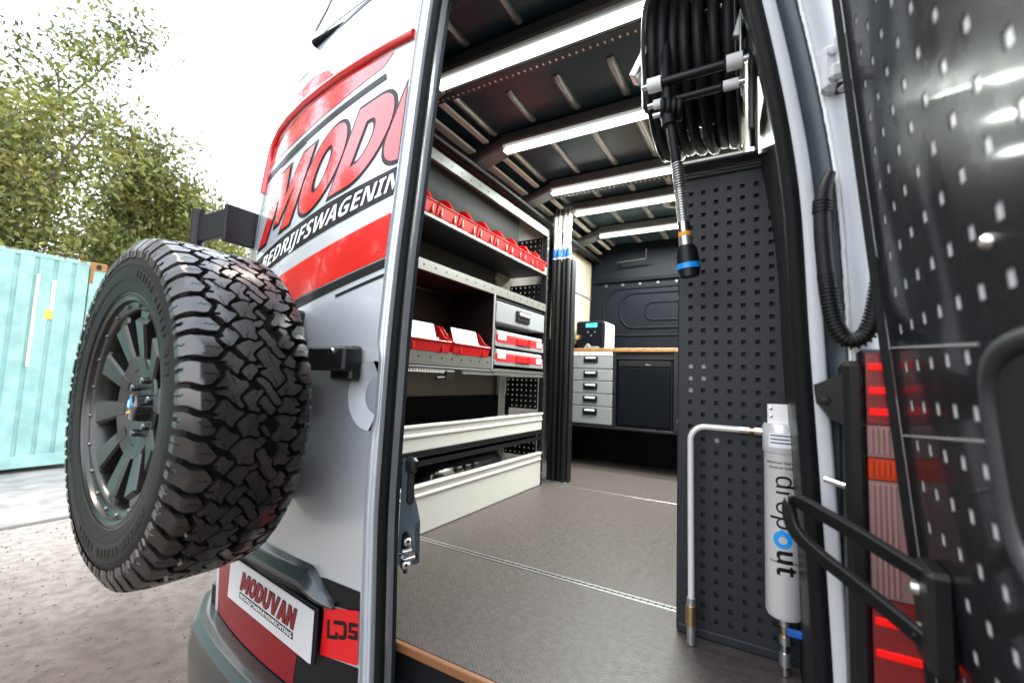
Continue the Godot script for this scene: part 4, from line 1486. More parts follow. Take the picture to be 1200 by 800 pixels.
			for i in corners:
				var a5 := shape[i]
				var b5 := shape[(i + 1) % corners]
				var e := b5 - a5
				var o := Vector2(e.y, -e.x).normalized() * 0.0012
				var t0: Vector3 = fn.call(Vector3(a5.x, a5.y, 0))
				var t1: Vector3 = fn.call(Vector3(b5.x, b5.y, 0))
				var b0: Vector3 = fn.call(Vector3(a5.x + o.x, a5.y + o.y, -0.0145))
				var b1: Vector3 = fn.call(Vector3(b5.x + o.x, b5.y + o.y, -0.0145))
				mb.quad(t0, t1, b1, b0, ((b0 + b1) - (fn.call(Vector3(mid.x, mid.y, -0.0145)) as Vector3) * 2.0))
			var mesh := mb.mesh()
			for k in 5:
				shared("tread_block", mesh, M.tread, w, Transform3D(Basis(Vector3(0, 0, 1), -P * 5.0 * k), Vector3.ZERO))
	# rim
	var rim := MB.new()
	rim.lathe([Vector2(0.262, 0.112), Vector2(0.258, 0.119), Vector2(0.25, 0.121), Vector2(0.243, 0.117), Vector2(0.241, 0.108), Vector2(0.236, 0.102), Vector2(0.232, 0.08), Vector2(0.222, 0.0), Vector2(0.2, -0.09), Vector2(0.03, -0.09)], 96, tilt)
	var ro := part_local("rim", rim, M.rim, w)
	var lip := MB.new()
	lip.lathe([Vector2(0.2635, 0.112), Vector2(0.2600, 0.1205), Vector2(0.2575, 0.1205)], 96, tilt)
	part_local("rim_edge", lip, M.rim, ro)
	var rg := MB.new()
	rg.lathe([Vector2(0.241, 0.104), Vector2(0.239, 0.1085), Vector2(0.226, 0.105), Vector2(0.221, 0.098), Vector2(0.220, 0.06)], 96, tilt)
	part_local("rim_ring", rg, M.rim, ro)
	for k in 20:
		var a := TAU * (k + 0.5) / 20.0
		var bo := MB.new()
		bo.lathe([Vector2(0, 0.006), Vector2(0.004, 0.006), Vector2(0.0052, 0.003), Vector2(0.0052, -0.002)], 6, Transform3D(Basis(Vector3.RIGHT, PI / 2), Vector3(0.2325 * sin(a), 0.2325 * cos(a), 0.1055)))
		part_local("rim_bolt", bo, M.rim_bolt_metal, ro)
	var sp := MB.new()
	# one spoke: a broad flat plate with small bevels that rises a little towards the ring
	var sec := [Vector3(0.09, 0.034, 0.080), Vector3(0.12, 0.040, 0.090), Vector3(0.196, 0.060, 0.106), Vector3(0.206, 0.052, 0.098), Vector3(0.228, 0.056, 0.099)]
	for i in 4:
		var A: Vector3 = sec[i]
		var B: Vector3 = sec[i + 1]
		var bev := 0.005
		var rim_of := func(s: Vector3) -> Array:
			return [Vector3(-s.y / 2, s.x, s.z - bev), Vector3(-s.y / 2 + bev, s.x, s.z), Vector3(s.y / 2 - bev, s.x, s.z), Vector3(s.y / 2, s.x, s.z - bev), Vector3(s.y / 2, s.x, s.z - 0.05), Vector3(-s.y / 2, s.x, s.z - 0.05)]
		var pa: Array = rim_of.call(A)
		var pb: Array = rim_of.call(B)
		for e in 6:
			var f := (e + 1) % 6
			sp.quad(pa[e], pa[f], pb[f], pb[e], ((pa[e] as Vector3) + (pa[f] as Vector3)) * 0.5 - Vector3(0, A.x, A.z - 0.02))
	var spm := sp.mesh()
	for k in 10:
		shared("spoke", spm, M.rim, ro, Transform3D(Basis(Vector3(0, 0, 1), -TAU * (k + 0.3) / 10.0), Vector3.ZERO))
	var hub := MB.new()
	hub.lathe([Vector2(0.0, 0.066), Vector2(0.04, 0.066), Vector2(0.07, 0.072), Vector2(0.10, 0.082), Vector2(0.116, 0.087), Vector2(0.120, 0.083), Vector2(0.122, 0.04)], 60, tilt)
	part_local("hub", hub, M.rim, ro)
	for k in 6:
		var a := TAU * (k + 0.2) / 6.0
		var nt := MB.new()
		nt.lathe([Vector2(0, 0.017), Vector2(0.007, 0.016), Vector2(0.009, 0.012), Vector2(0.009, 0.0)], 6, Transform3D(Basis(Vector3.RIGHT, PI / 2), Vector3(0.062 * sin(a), 0.062 * cos(a), 0.069)))
		part_local("wheel_nut", nt, M.black_gloss, ro)
	var cap := MB.new()
	cap.lathe([Vector2(0.0, 0.097), Vector2(0.028, 0.096), Vector2(0.033, 0.092), Vector2(0.037, 0.05)], 10, tilt)
	var co := part_local("hub_cap", cap, M.black_gloss, w)
	var lg := MB.new()
	lg.lathe([Vector2(0.0, 0.0982), Vector2(0.011, 0.0978), Vector2(0.012, 0.096)], 24, Transform3D(Basis(Vector3.RIGHT, PI / 2), Vector3(0.0, 0.008, 0)))
	part_local("cap_badge", lg, M.bright_blue, co)
	var lg2 := MB.new()
	lg2.prism(pv([-0.005, 0.002, 0.003, 0.0, 0.006, 0.012, -0.002, 0.015]), 0.001, Transform3D(Basis(), Vector3(0, 0, 0.0981)))
	part_local("cap_mark", lg2, M.white_vinyl, co)
	var lg3 := MB.new()
	lg3.prism(pv([-0.012, -0.016, 0.014, -0.012, 0.014, -0.007, -0.012, -0.011]), 0.001, Transform3D(Basis(), Vector3(0, 0, 0.0972)))
	part_local("cap_stripe", lg3, M.orange, co)

func part_local(called: String, mb: MB, m: Material, parent: Node) -> MeshInstance3D:
	return shared(called, mb.mesh(), m, parent, Transform3D())

func area(p: PackedVector2Array) -> float:
	var s := 0.0
	for i in p.size():
		s += p[i].cross(p[(i + 1) % p.size()])
	return absf(s) * 0.5

func zig(a: Vector2, d: Vector2, half: float) -> PackedVector2Array:
	# a thin zigzag slit that starts at a and runs along d
	var n := d.orthogonal().normalized()
	var l := PackedVector2Array()
	var r := PackedVector2Array()
	var steps := 10
	for i in steps + 1:
		var p := a + d * (i / float(steps)) + n * (0.0016 if i % 2 else -0.0016) * (1.0 if half < 0.002 else 0.3)
		l.append(p + n * half)
		r.append(p - n * half)
	r.reverse()
	l.append_array(r)
	if Geometry2D.is_polygon_clockwise(l): l.reverse()
	return l

# ---------------------------------------------------------------- left rack
func racks() -> void:
	var t := thing("shelving_rack", "long dark shelving rack with grey lips along the left wall", "shelving", Vector3(-0.65, 0.72, -1.14))
	var xf := -0.50
	var za := -0.44
	var zb := -1.83
	# uprights and end panels
	for z in [za, zb]:
		var u := MB.new()
		u.box(Vector3(xf - 0.035, 0.72, z - 0.012), Vector3(xf + 0.002, 2.48, z + 0.012), 0.004)
		part("upright", u, M.rack_grey if z == za else M.powder_black, t)
	var pb := MB.new()
	for s in 24:
		pb.box(Vector3(xf + 0.0015, 0.80 + s * 0.07, zb - 0.003), Vector3(xf + 0.004, 0.806 + s * 0.07, zb + 0.003))
	part("upright_slot", pb, M.zinc, t)
	var ep := MB.new()
	for q in [[0.90, 1.08], [1.22, 1.47], [1.95, 2.12], [2.21, 2.46]]:
		var ny := int((q[1] - q[0]) / 0.036)
		ep.perf(Vector3(-0.80, q[0], zb + 0.002), Vector3(0.0365, 0, 0), Vector3(0, 0.036, 0), 7, ny, 0.0095, 0.002)
	ep.box(Vector3(-0.80, 1.47, zb - 0.002), Vector3(xf - 0.03, 1.95, zb + 0.002))
	part("end_panel", ep, M.powder_black, t, "perforated end panel")
	# backs
	var bk := MB.new()
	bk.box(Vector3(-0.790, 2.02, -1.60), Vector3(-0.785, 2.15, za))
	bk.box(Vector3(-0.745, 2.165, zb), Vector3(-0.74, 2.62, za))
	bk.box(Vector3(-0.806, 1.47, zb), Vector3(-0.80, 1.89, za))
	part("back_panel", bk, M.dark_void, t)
	var bk2 := MB.new()
	bk2.box(Vector3(-0.812, 0.73, -1.84), Vector3(-0.808, 2.0, za))
	bk2.box(Vector3(-0.79, 1.91, -1.60), Vector3(-0.785, 2.02, za))
	part("back_lining", bk2, M.lining_steel, t)
	var bt := MB.new()
	bt.box(Vector3(-0.79, 1.945, -1.80), Vector3(-0.783, 2.16, -1.63), 0.003)
	part("back_lining", bt, M.tan_panel, t)
	var strut := MB.new()
	strut.box(Vector3(-0.79, 0.74, -1.76), Vector3(-0.76, 1.46, -1.68), 0.006)
	part("wall_strut", strut, M.alu, t)
	var dk := MB.new()
	dk.box(Vector3(-0.79, 1.10, zb), Vector3(-0.77, 1.31, za), 0.003)
	part("lower_back_panel", dk, M.bulkhead, t)
	# boards with perforated front lips
	for q in [[2.148, 2.205, za, zb], [1.895, 1.945, za, zb], [1.472, 1.540, za, -1.155]]:
		var sh := MB.new()
		sh.box(Vector3(-0.80, q[0] + 0.004, q[3]), Vector3(xf - 0.003, q[0] + 0.016, q[2]), 0.002)
		var so := part("shelf", sh, M.powder_black, t)
		var lp := MB.new()
		var n := int(round((q[2] - q[3]) / 0.1))
		n = int(round((q[2] - q[3]) / 0.082))
		lp.perf(Vector3(xf, q[0], q[2]), Vector3(0, 0, (q[3] - q[2]) / n), Vector3(0, q[1] - q[0], 0), n, 1, 0.009, 0.002)
		lp.box(Vector3(xf - 0.004, q[0], q[3]), Vector3(xf - 0.002, q[0] + 0.012, q[2]))
		lp.quad(Vector3(xf, q[1], q[2]), Vector3(xf, q[1], q[3]), Vector3(xf - 0.012, q[1] + 0.001, q[3]), Vector3(xf - 0.012, q[1] + 0.001, q[2]), Vector3.UP)
		lp.quad(Vector3(xf, q[0], q[2]), Vector3(xf, q[0], q[3]), Vector3(xf - 0.02, q[0] - 0.001, q[3]), Vector3(xf - 0.02, q[0] - 0.001, q[2]), Vector3.DOWN)
		part("shelf_lip", lp, M.lip_grey, so)
	var tr := MB.new()
	tr.perf(Vector3(xf, 2.425, za), Vector3(0, 0, (zb - za) / 17.0), Vector3(0, 0.048, 0), 17, 1, 0.008, 0.002)
	tr.box(Vector3(xf - 0.03, 2.472, zb), Vector3(xf, 2.476, za))
	part("top_rail", tr, M.rack_dark, t)
	var dv := MB.new()
	dv.box(Vector3(-0.80, 1.465, -1.168), Vector3(xf + 0.001, 1.895, -1.155), 0.002)
	part("divider", dv, M.powder_black, t)
	var de := MB.new()
	de.box(Vector3(xf - 0.001, 1.465, -1.170), Vector3(xf + 0.003, 1.895, -1.153), 0.001)
	part("divider_edge", de, M.rack_grey, t)
	# perforated light-coloured rail under the bin shelf
	var rl := MB.new()
	rl.perf(Vector3(xf - 0.01, 1.438, za), Vector3(0, 0, -0.018), Vector3(0, 0.016, 0), 22, 1, 0.008, 0.002)
	part("slotted_rail", rl, M.alu, t)
	var rl2 := MB.new()
	rl2.perf(Vector3(xf - 0.008, 1.438, -0.90), Vector3(0, 0, -0.0185), Vector3(0, 0.018, 0), 50, 1, 0.009, 0.002)
	rl2.box(Vector3(-0.80, 1.458, zb), Vector3(xf - 0.002, 1.468, za), 0.002)
	part("slotted_rail", rl2, M.rack_grey, t)
	var cl := MB.new()
	cl.box(Vector3(xf - 0.02, 1.405, -0.83), Vector3(xf, 1.45, -0.76), 0.006)
	cl.tube([Vector3(xf - 0.01, 1.415, -0.76), Vector3(xf - 0.01, 1.412, -0.70)], 0.007, 8)
	part("rail_clamp", cl, M.black_plastic, t)
	# drop fronts
	var flap := func(y0: float, y1: float, called: String) -> void:
		var b := MB.new()
		var prof := [Vector2(-0.02, y0), Vector2(0.0, y0 + 0.004), Vector2(0.0, y1 - 0.055), Vector2(0.007, y1 - 0.050), Vector2(0.007, y1 - 0.042), Vector2(0.002, y1 - 0.038), Vector2(0.004, y1 - 0.014), Vector2(0.010, y1 - 0.010), Vector2(0.010, y1 - 0.003), Vector2(0.004, y1), Vector2(-0.02, y1)]
		for i in prof.size() - 1:
			var p: Vector2 = prof[i]
			var q: Vector2 = prof[i + 1]
			b.quad(Vector3(xf + p.x, p.y, za), Vector3(xf + q.x, q.y, za), Vector3(xf + q.x, q.y, zb + 0.015), Vector3(xf + p.x, p.y, zb + 0.015), Vector3(1, 0.3, 0) if q.y > p.y else Vector3(1, -0.5, 0))
		b.box(Vector3(xf - 0.022, y0, zb + 0.013), Vector3(xf - 0.003, y1, za))
		var fo := part("drop_front", b, M.alu, t)
		var l := MB.new()
		l.box(Vector3(xf - 0.02, y1 - 0.05, zb + 0.0), Vector3(xf + 0.012, y1 - 0.012, zb + 0.016), 0.003)
		part("catch", l, M.black_plastic, fo)
	flap.call(1.087, 1.203, "upper")
	flap.call(0.722, 0.94, "lower")
	for q in [1.072, 1.032]:
		var sr := MB.new()
		sr.box(Vector3(-0.80, q - 0.004, zb), Vector3(xf - 0.004, q + 0.008, za), 0.001)
		sr.perf(Vector3(xf - 0.002, q - 0.012, za), Vector3(0, 0, -0.0232), Vector3(0, 0.024, 0), 60, 1, 0.010, 0.002)
		part("slotted_rail", sr, M.powder_black, t)
	bins(xf)
	drawer_unit(xf)
	# rounded black case behind the lower drop front
	var cs := thing("equipment_case", "rounded glossy black case lying behind the lowest silver drop front", "case", Vector3(-0.64, 0.735, -1.0))
	var cb := MB.new()
	var prof2 := [Vector2(0.0, 0.0), Vector2(0.06, 0.005), Vector2(0.10, 0.025), Vector2(0.125, 0.07), Vector2(0.13, 0.12), Vector2(0.13, 0.60), Vector2(0.12, 0.66), Vector2(0.09, 0.69), Vector2(0.0, 0.70)]
	cb.lathe(prof2, 40, Transform3D(Basis(Vector3.RIGHT, PI / 2).scaled(Vector3(1, 1, 1)), Vector3(-0.635, 0.885, -1.42)), 0.5)
	part("shell", cb, M.black_gloss, cs)
	for k in 3:
		var l2 := MB.new()
		l2.box(Vector3(-0.535, 0.945, -1.10 + k * 0.075), Vector3(-0.512, 0.972, -1.05 + k * 0.075), 0.005)
		part("clip", l2, M.black_plastic, cs)

func make_bin(w: float, d: float, h: float, card: bool, called: String, label: String, group: String) -> Node3D:
	# open-fronted store bin; local origin at the middle of its front edge on the shelf, depth along -x, width along z
	var t := thing(called, label, "storage bin", Vector3.ZERO, group)
	var b := MB.new()
	var hw := w * 0.5 - 0.003
	b.box(Vector3(-d, 0.0, -hw), Vector3(-0.006, 0.006, hw), 0.002)
	b.box(Vector3(-d, 0.0, -hw), Vector3(-d + 0.005, h, hw), 0.002)
	# front lip leans outwards
	b.obox(Transform3D(Basis(Vector3(0, 0, 1), -0.25), Vector3(0.004, h * 0.2, 0)), Vector3(0.006, h * 0.40, hw * 2), 0.002)
	b.obox(Transform3D(Basis(Vector3(0, 0, 1), -0.25), Vector3(0.012, h * 0.39, 0)), Vector3(0.014, 0.007, hw * 2 + 0.004), 0.002)
	for s in [-1.0, 1.0]:
		var side := PackedVector2Array([Vector2(-d, 0.0), Vector2(-0.004, 0.0), Vector2(0.012, h * 0.40)])
		side.append_array(PackedVector2Array([Vector2(0.0, h * 0.44), Vector2(-d * 0.10, h * 0.56), Vector2(-d * 0.20, h * 0.84), Vector2(-d * 0.26, h * 0.96), Vector2(-d * 0.34, h), Vector2(-d, h)]))
		b.prism(side, 0.005, Transform3D(Basis(), Vector3(0, 0, s * hw - (0.005 if s > 0 else 0.0))))
		# turned rim along the side
		var rim := []
		for i in range(2, side.size()):
			rim.append(Vector3(side[i].x, side[i].y, s * (hw - 0.001)))
		b.tube(rim, 0.0042, 6)
	for k in 2:
		b.box(Vector3(-0.012, 0.004, (k - 0.5) * w * 0.62 - 0.006), Vector3(0.012, h * 0.3, (k - 0.5) * w * 0.62 + 0.006), 0.003)
	shared("tray", b.mesh(), M.bin_red, t, Transform3D())
	if card:
		var c := MB.new()
		c.obox(Transform3D(Basis(Vector3(0, 0, 1), 0.32), Vector3(-0.012, h * 0.68, w * 0.13)), Vector3(0.0016, h * 0.62, w * 0.66), 0.0004)
		shared("label_card", c.mesh(), M.card, t, Transform3D())
		var sc := MB.new()
		for r in 2:
			sc.obox(Transform3D(Basis(Vector3(0, 0, 1), 0.32), Vector3(-0.0108, h * (0.66 + 0.05 * r), w * 0.10)), Vector3(0.0005, h * 0.03, w * (0.26 - 0.06 * r)), 0.0)
		shared("card_print", sc.mesh(), M.clear_grey, t, Transform3D())
		var g := MB.new()
		g.obox(Transform3D(Basis(Vector3(0, 0, 1), 0.5), Vector3(-d * 0.42, h * 0.46, -w * 0.27)), Vector3(d * 0.5, h * 0.3, w * 0.06), 0.004)
		g.obox(Transform3D(Basis(Vector3(0, 0.4, 1).normalized(), 0.2), Vector3(-d * 0.3, h * 0.34, -w * 0.34)), Vector3(d * 0.4, h * 0.3, w * 0.05), 0.004)
		shared("contents", g.mesh(), M.zinc, t, Transform3D())
	else:
		var g2 := MB.new()
		for k in 5:
			g2.obox(Transform3D(Basis.from_euler(Vector3(k * 0.7, k * 1.3, 0.5 * k)), Vector3(-d * (0.2 + 0.12 * k), h * 0.55, w * (0.3 - 0.14 * k))), Vector3(0.05, 0.016, 0.02), 0.005)
		shared("contents", g2.mesh(), M.clear_grey, t, Transform3D())
	return t

func bins(xf: float) -> void:
	var names := ["first", "second", "third", "fourth", "fifth", "sixth", "seventh", "eighth"]
	var b0: Node3D
	for k in 8:
		var lb := "small red open bin on the top shelf, %s counted from the rear doors" % names[k]
		var at := Vector3(xf + 0.004, 2.164, -0.535 - k * 0.1655)
		if k == 0:
			b0 = make_bin(0.163, 0.27, 0.145, false, "small_bin", lb, "small red bins on the top shelf")
			b0.position = at
		else:
			copy(b0, at, lb)
	var c0 := make_bin(0.325, 0.28, 0.135, true, "labelled_bin", "wide red bin with a white card, the one next to the rear door", "wide red bins with white cards")
	c0.position = Vector3(xf + 0.002, 1.532, -0.61)
	copy(c0, Vector3(xf + 0.002, 1.532, -0.955), "wide red bin with a white card, the one beside the grey drawer cabinet")

func drawer_unit(xf: float) -> void:
	var t := thing("drawer_cabinet", "small grey cabinet with one drawer above two trays, set in the left rack", "cabinet", Vector3(-0.65, 1.48, -1.5))
	var z0 := -1.172
	var z1 := -1.812
	var c := MB.new()
	c.box(Vector3(-0.79, 1.872, z1), Vector3(xf - 0.012, 1.886, z0), 0.002)
	c.box(Vector3(-0.79, 1.482, z1), Vector3(-0.775, 1.88, z0), 0.002)
	c.box(Vector3(-0.79, 1.482, z0 - 0.006), Vector3(xf - 0.004, 1.88, z0), 0.001)
	c.box(Vector3(-0.79, 1.482, z1), Vector3(xf - 0.004, 1.88, z1 + 0.006), 0.001)
	part("casing", c, M.powder_black, t)
	var d := MB.new()
	d.box(Vector3(xf - 0.28, 1.742, z1 + 0.01), Vector3(xf + 0.002, 1.862, z0 - 0.008), 0.004)
	var dr := part("drawer", d, M.drawer_grey, t)
	handle(dr, Vector3(xf + 0.002, 1.805, -1.49), 0.085, 0.034, Vector3(1, 0, 0))
	for q in [1.62, 1.512]:
		var tr := MB.new()
		tr.box(Vector3(-0.77, q - 0.012, z1 + 0.01), Vector3(xf - 0.002, q, z0 - 0.008), 0.002)
		tr.box(Vector3(xf - 0.008, q - 0.016, z1 + 0.01), Vector3(xf + 0.002, q + 0.012, z0 - 0.008), 0.002)
		tr.box(Vector3(xf - 0.05, q, z1 + 0.01), Vector3(xf + 0.001, q + 0.05, z1 + 0.018), 0.002)
		tr.box(Vector3(xf - 0.05, q, z0 - 0.018), Vector3(xf + 0.001, q + 0.085, z0 - 0.010), 0.002)
		part("tray", tr, M.drawer_grey, t)
	var rl := MB.new()
	for k in 2:
		rl.perf(Vector3(xf + 0.003, 1.462 - k * 0.02, z0 - 0.01), Vector3(0, 0, -0.0208), Vector3(0, 0.014, 0), 30, 1, 0.007, 0.002)
	part("slotted_foot", rl, M.zinc, t)
	for q in [[1.622, "flat red parts case with white corner labels, in the upper tray of the cabinet"], [1.514, "flat red parts case with white corner labels, in the lower tray of the cabinet"]]:
		var k := thing("parts_case", q[1], "parts case", Vector3(-0.62, q[0], -1.5), "red parts cases in the cabinet trays")
		var b := MB.new()
		b.box(Vector3(-0.76, q[0], z1 + 0.03), Vector3(xf + 0.004, q[0] + 0.052, z0 - 0.025), 0.006)
		part("body", b, M.case_red, k)
		var l := MB.new()
		l.box(Vector3(-0.76, q[0] + 0.052, z1 + 0.035), Vector3(xf + 0.001, q[0] + 0.074, z0 - 0.03), 0.004)
		part("lid", l, M.white_vinyl if false else M.clear_grey, k)
		var w := MB.new()
		w.box(Vector3(xf + 0.0035, q[0] + 0.012, z1 + 0.045), Vector3(xf + 0.0055, q[0] + 0.046, z1 + 0.115), 0.0005)
		w.box(Vector3(xf + 0.0035, q[0] + 0.022, z0 - 0.125), Vector3(xf + 0.0055, q[0] + 0.056, z0 - 0.04), 0.0005)
		part("label", w, M.card, k)
		var h := MB.new()
		h.box(Vector3(xf, q[0] + 0.006, -1.56), Vector3(xf + 0.012, q[0] + 0.05, -1.42), 0.004)
		part("handle", h, M.bin_red, k)
		var h2 := MB.new()
		h2.box(Vector3(xf + 0.002, q[0] + 0.004, -1.60), Vector3(xf + 0.010, q[0] + 0.054, -1.565), 0.003)
		part("catch", h2, M.black_plastic if false else M.red_vinyl, k)

func handle(parent: Node, at: Vector3, w: float, h: float, out: Vector3) -> void:
	# moulded drawer pull: dark surround with a light grip; out is the way the front faces
	var along := Vector3.UP.cross(out)
	var t := Transform3D(Basis(along, Vector3.UP, out), at)
	var b := MB.new()
	b.xf = t
	b.box(Vector3(-w, -h, 0.0), Vector3(w, h, 0.012), 0.005)
	part("handle", b, M.black_plastic, parent)
	var g := MB.new()
	g.xf = t
	g.box(Vector3(-w * 0.72, h * 0.05, 0.010), Vector3(w * 0.72, h * 0.66, 0.024), 0.007)
	part("grip", g, M.white_vinyl, parent)

# ---------------------------------------------------------------- workbench by the bulkhead
func bench() -> void:
	var t := thing("workbench", "workbench with a wooden top and grey drawers by the bulkhead", "workbench", Vector3(-0.2, 0.72, -2.85))
	var zf0 := -2.60
	var w := MB.new()
	w.box(Vector3(-0.80, 1.672, -3.115), Vector3(0.85, 1.702, zf0), 0.003)
	part("worktop", w, M.worktop, t)
	var c := MB.new()
	c.box(Vector3(-0.80, 1.06, -3.1), Vector3(-0.69, 1.67, zf0 - 0.004), 0.003)
	c.box(Vector3(-0.255, 1.06, -3.1), Vector3(-0.235, 1.67, zf0 - 0.004), 0.003)
	c.box(Vector3(-0.80, 1.05, -3.1), Vector3(0.85, 1.072, zf0 - 0.004), 0.003)
	c.box(Vector3(0.21, 1.06, -3.1), Vector3(0.85, 1.67, zf0 - 0.004), 0.003)
	c.box(Vector3(-0.24, 1.61, -3.1), Vector3(0.85, 1.67, zf0 - 0.02), 0.003)
	part("carcass", c, M.powder_black, t)
	var kick := MB.new()
	kick.box(Vector3(-0.80, 0.72, -3.1), Vector3(0.85, 1.055, -3.04), 0.004)
	part("kick_panel", kick, M.bulkhead, t)
	var ys := [1.655, 1.532, 1.432, 1.328, 1.225, 1.078]
	for i in 5:
		var d := MB.new()
		d.box(Vector3(-0.69, ys[i + 1] + 0.003, -3.0), Vector3(-0.262, ys[i] - 0.003, zf0), 0.003)
		var o := part("drawer", d, M.drawer_grey, t)
		handle(o, Vector3(-0.445, ys[i] - 0.045, zf0), 0.062, 0.026, Vector3(0, 0, 1))
	var st := MB.new()
	st.perf(Vector3(-0.69, 1.644, zf0 + 0.004), Vector3(0.0535, 0, 0), Vector3(0, 0.026, 0), 8, 1, 0.028, 0.003, null, 0.01)
	part("light_strip", st, M.card, t)
	var f := thing("fridge", "black built-in fridge under the wooden worktop", "fridge", Vector3(-0.01, 1.07, -2.85))
	var b := MB.new()
	b.box(Vector3(-0.225, 1.075, -3.05), Vector3(0.2, 1.60, zf0 - 0.03), 0.004)
	part("body", b, M.powder_black, f)
	var dd := MB.new()
	dd.box(Vector3(-0.215, 1.09, zf0 - 0.03), Vector3(0.19, 1.55, zf0 - 0.008), 0.006)
	part("door", dd, M.bulkhead, f)
	var rm := MB.new()
	rm.box(Vector3(-0.215, 1.555, zf0 - 0.03), Vector3(0.19, 1.60, zf0 - 0.006), 0.004)
	part("control_strip", rm, M.black_plastic, f)
	var bd := MB.new()
	bd.box(Vector3(0.0, 1.566, zf0 - 0.007), Vector3(0.04, 1.575, zf0 - 0.005), 0.001)
	part("badge", bd, M.chrome, f)
	var m := thing("control_unit", "black unit with a teal display and a cream side, on the wooden worktop", "battery charger", Vector3(-0.45, 1.702, -2.8))
	var mb := MB.new()
	mb.box(Vector3(-0.605, 1.708, -2.96), Vector3(-0.362, 1.935, -2.70), 0.004)
	part("case", mb, M.tan_panel if false else M.white_vinyl, m)
	var fr := MB.new()
	fr.box(Vector3(-0.612, 1.702, -2.702), Vector3(-0.357, 1.942, -2.66), 0.016)
	part("front", fr, M.bulkhead, m)
	var ds := MB.new()
	ds.box(Vector3(-0.52, 1.885, -2.661), Vector3(-0.42, 1.92, -2.658), 0.001)
	part("display_screen", ds, M.teal, m)
	var kn := MB.new()
	kn.lathe([Vector2(0, 0.02), Vector2(0.02, 0.018), Vector2(0.024, 0)], 20, Transform3D(Basis(Vector3.RIGHT, PI / 2), Vector3(-0.585, 1.80, -2.66)))
	part("socket", kn, M.brass, m)
	var sk := MB.new()
	sk.lathe([Vector2(0, 0.016), Vector2(0.016, 0.015), Vector2(0.022, 0)], 20, Transform3D(Basis(Vector3.RIGHT, PI / 2), Vector3(-0.50, 1.725, -2.66)))
	sk.box(Vector3(-0.53, 1.706, -2.66), Vector3(-0.40, 1.722, -2.65), 0.003)
	part("knob", sk, M.zinc, m)
	for k in 3:
		var sc := MB.new()
		sc.lathe([Vector2(0, 0.003), Vector2(0.006, 0.003), Vector2(0.006, 0)], 12, Transform3D(Basis(Vector3.RIGHT, PI / 2), Vector3(-0.50 + k * 0.03, 1.845 - 0.03 * (k % 2), -2.66)))
		part("button", sc, M.zinc, m)

func poles() -> void:
	var names := ["nearest the shelving rack", "second from the shelving rack", "third from the shelving rack", "nearest the middle of the van"]
	var p0: Node3D
	for k in 4:
		var lb := "black pole with silver top and blue band, %s" % names[k]
		var at := Vector3(-0.515 + k * 0.0372, 0.722, -1.985 + (0.012 if k % 2 else 0.0))
		if k:
			copy(p0, at, lb)
			continue
		p0 = thing("telescopic_pole", lb, "pole", at, "telescopic poles beside the left rack")
		var b := MB.new()
		b.lathe([Vector2(0, 0.0), Vector2(0.017, 0.0), Vector2(0.0178, 0.004), Vector2(0.0178, 1.58), Vector2(0.0, 1.582)], 20)
		shared("tube", b.mesh(), M.black_plastic, p0, Transform3D())
		var bl := MB.new()
		bl.lathe([Vector2(0.0178, 1.588), Vector2(0.0183, 1.59), Vector2(0.0183, 1.652), Vector2(0.0178, 1.654)], 20)
		shared("band", bl.mesh(), M.blue, p0, Transform3D())
		var s := MB.new()
		s.lathe([Vector2(0.0178, 1.58), Vector2(0.018, 1.588), Vector2(0.013, 1.60)], 20)
		s.lathe([Vector2(0.0125, 1.654), Vector2(0.0125, 1.77), Vector2(0.017, 1.775), Vector2(0.017, 1.80), Vector2(0.0155, 1.803), Vector2(0.0155, 1.82), Vector2(0.017, 1.823), Vector2(0.017, 1.90), Vector2(0.0, 1.91)], 20)
		shared("rod", s.mesh(), M.brushed, p0, Transform3D())
		var h := MB.new()
		h.tube([Vector3(0, 1.90, 0), Vector3(0, 1.955, 0), Vector3(0.006, 1.965, 0)], 0.0035, 8)
		shared("pin", h.mesh(), M.zinc, p0, Transform3D())
	var tr := thing("pole_channel", "dark upright channel that holds the four telescopic poles", "holder", Vector3(-0.46, 0.72, -2.03))
	var c := MB.new()
	c.box(Vector3(-0.54, 0.721, -2.05), Vector3(-0.375, 2.30, -2.012), 0.004)
	part("back_plate", c, M.powder_black, tr)
	var e := MB.new()
	e.box(Vector3(-0.383, 0.721, -2.05), Vector3(-0.374, 2.30, -1.985), 0.002)
	part("edge_strip", e, M.powder_black, tr)
	var f := MB.new()
	f.box(Vector3(-0.54, 0.7205, -2.05), Vector3(-0.375, 0.726, -1.955), 0.002)
	part("foot_plate", f, M.zinc, tr)

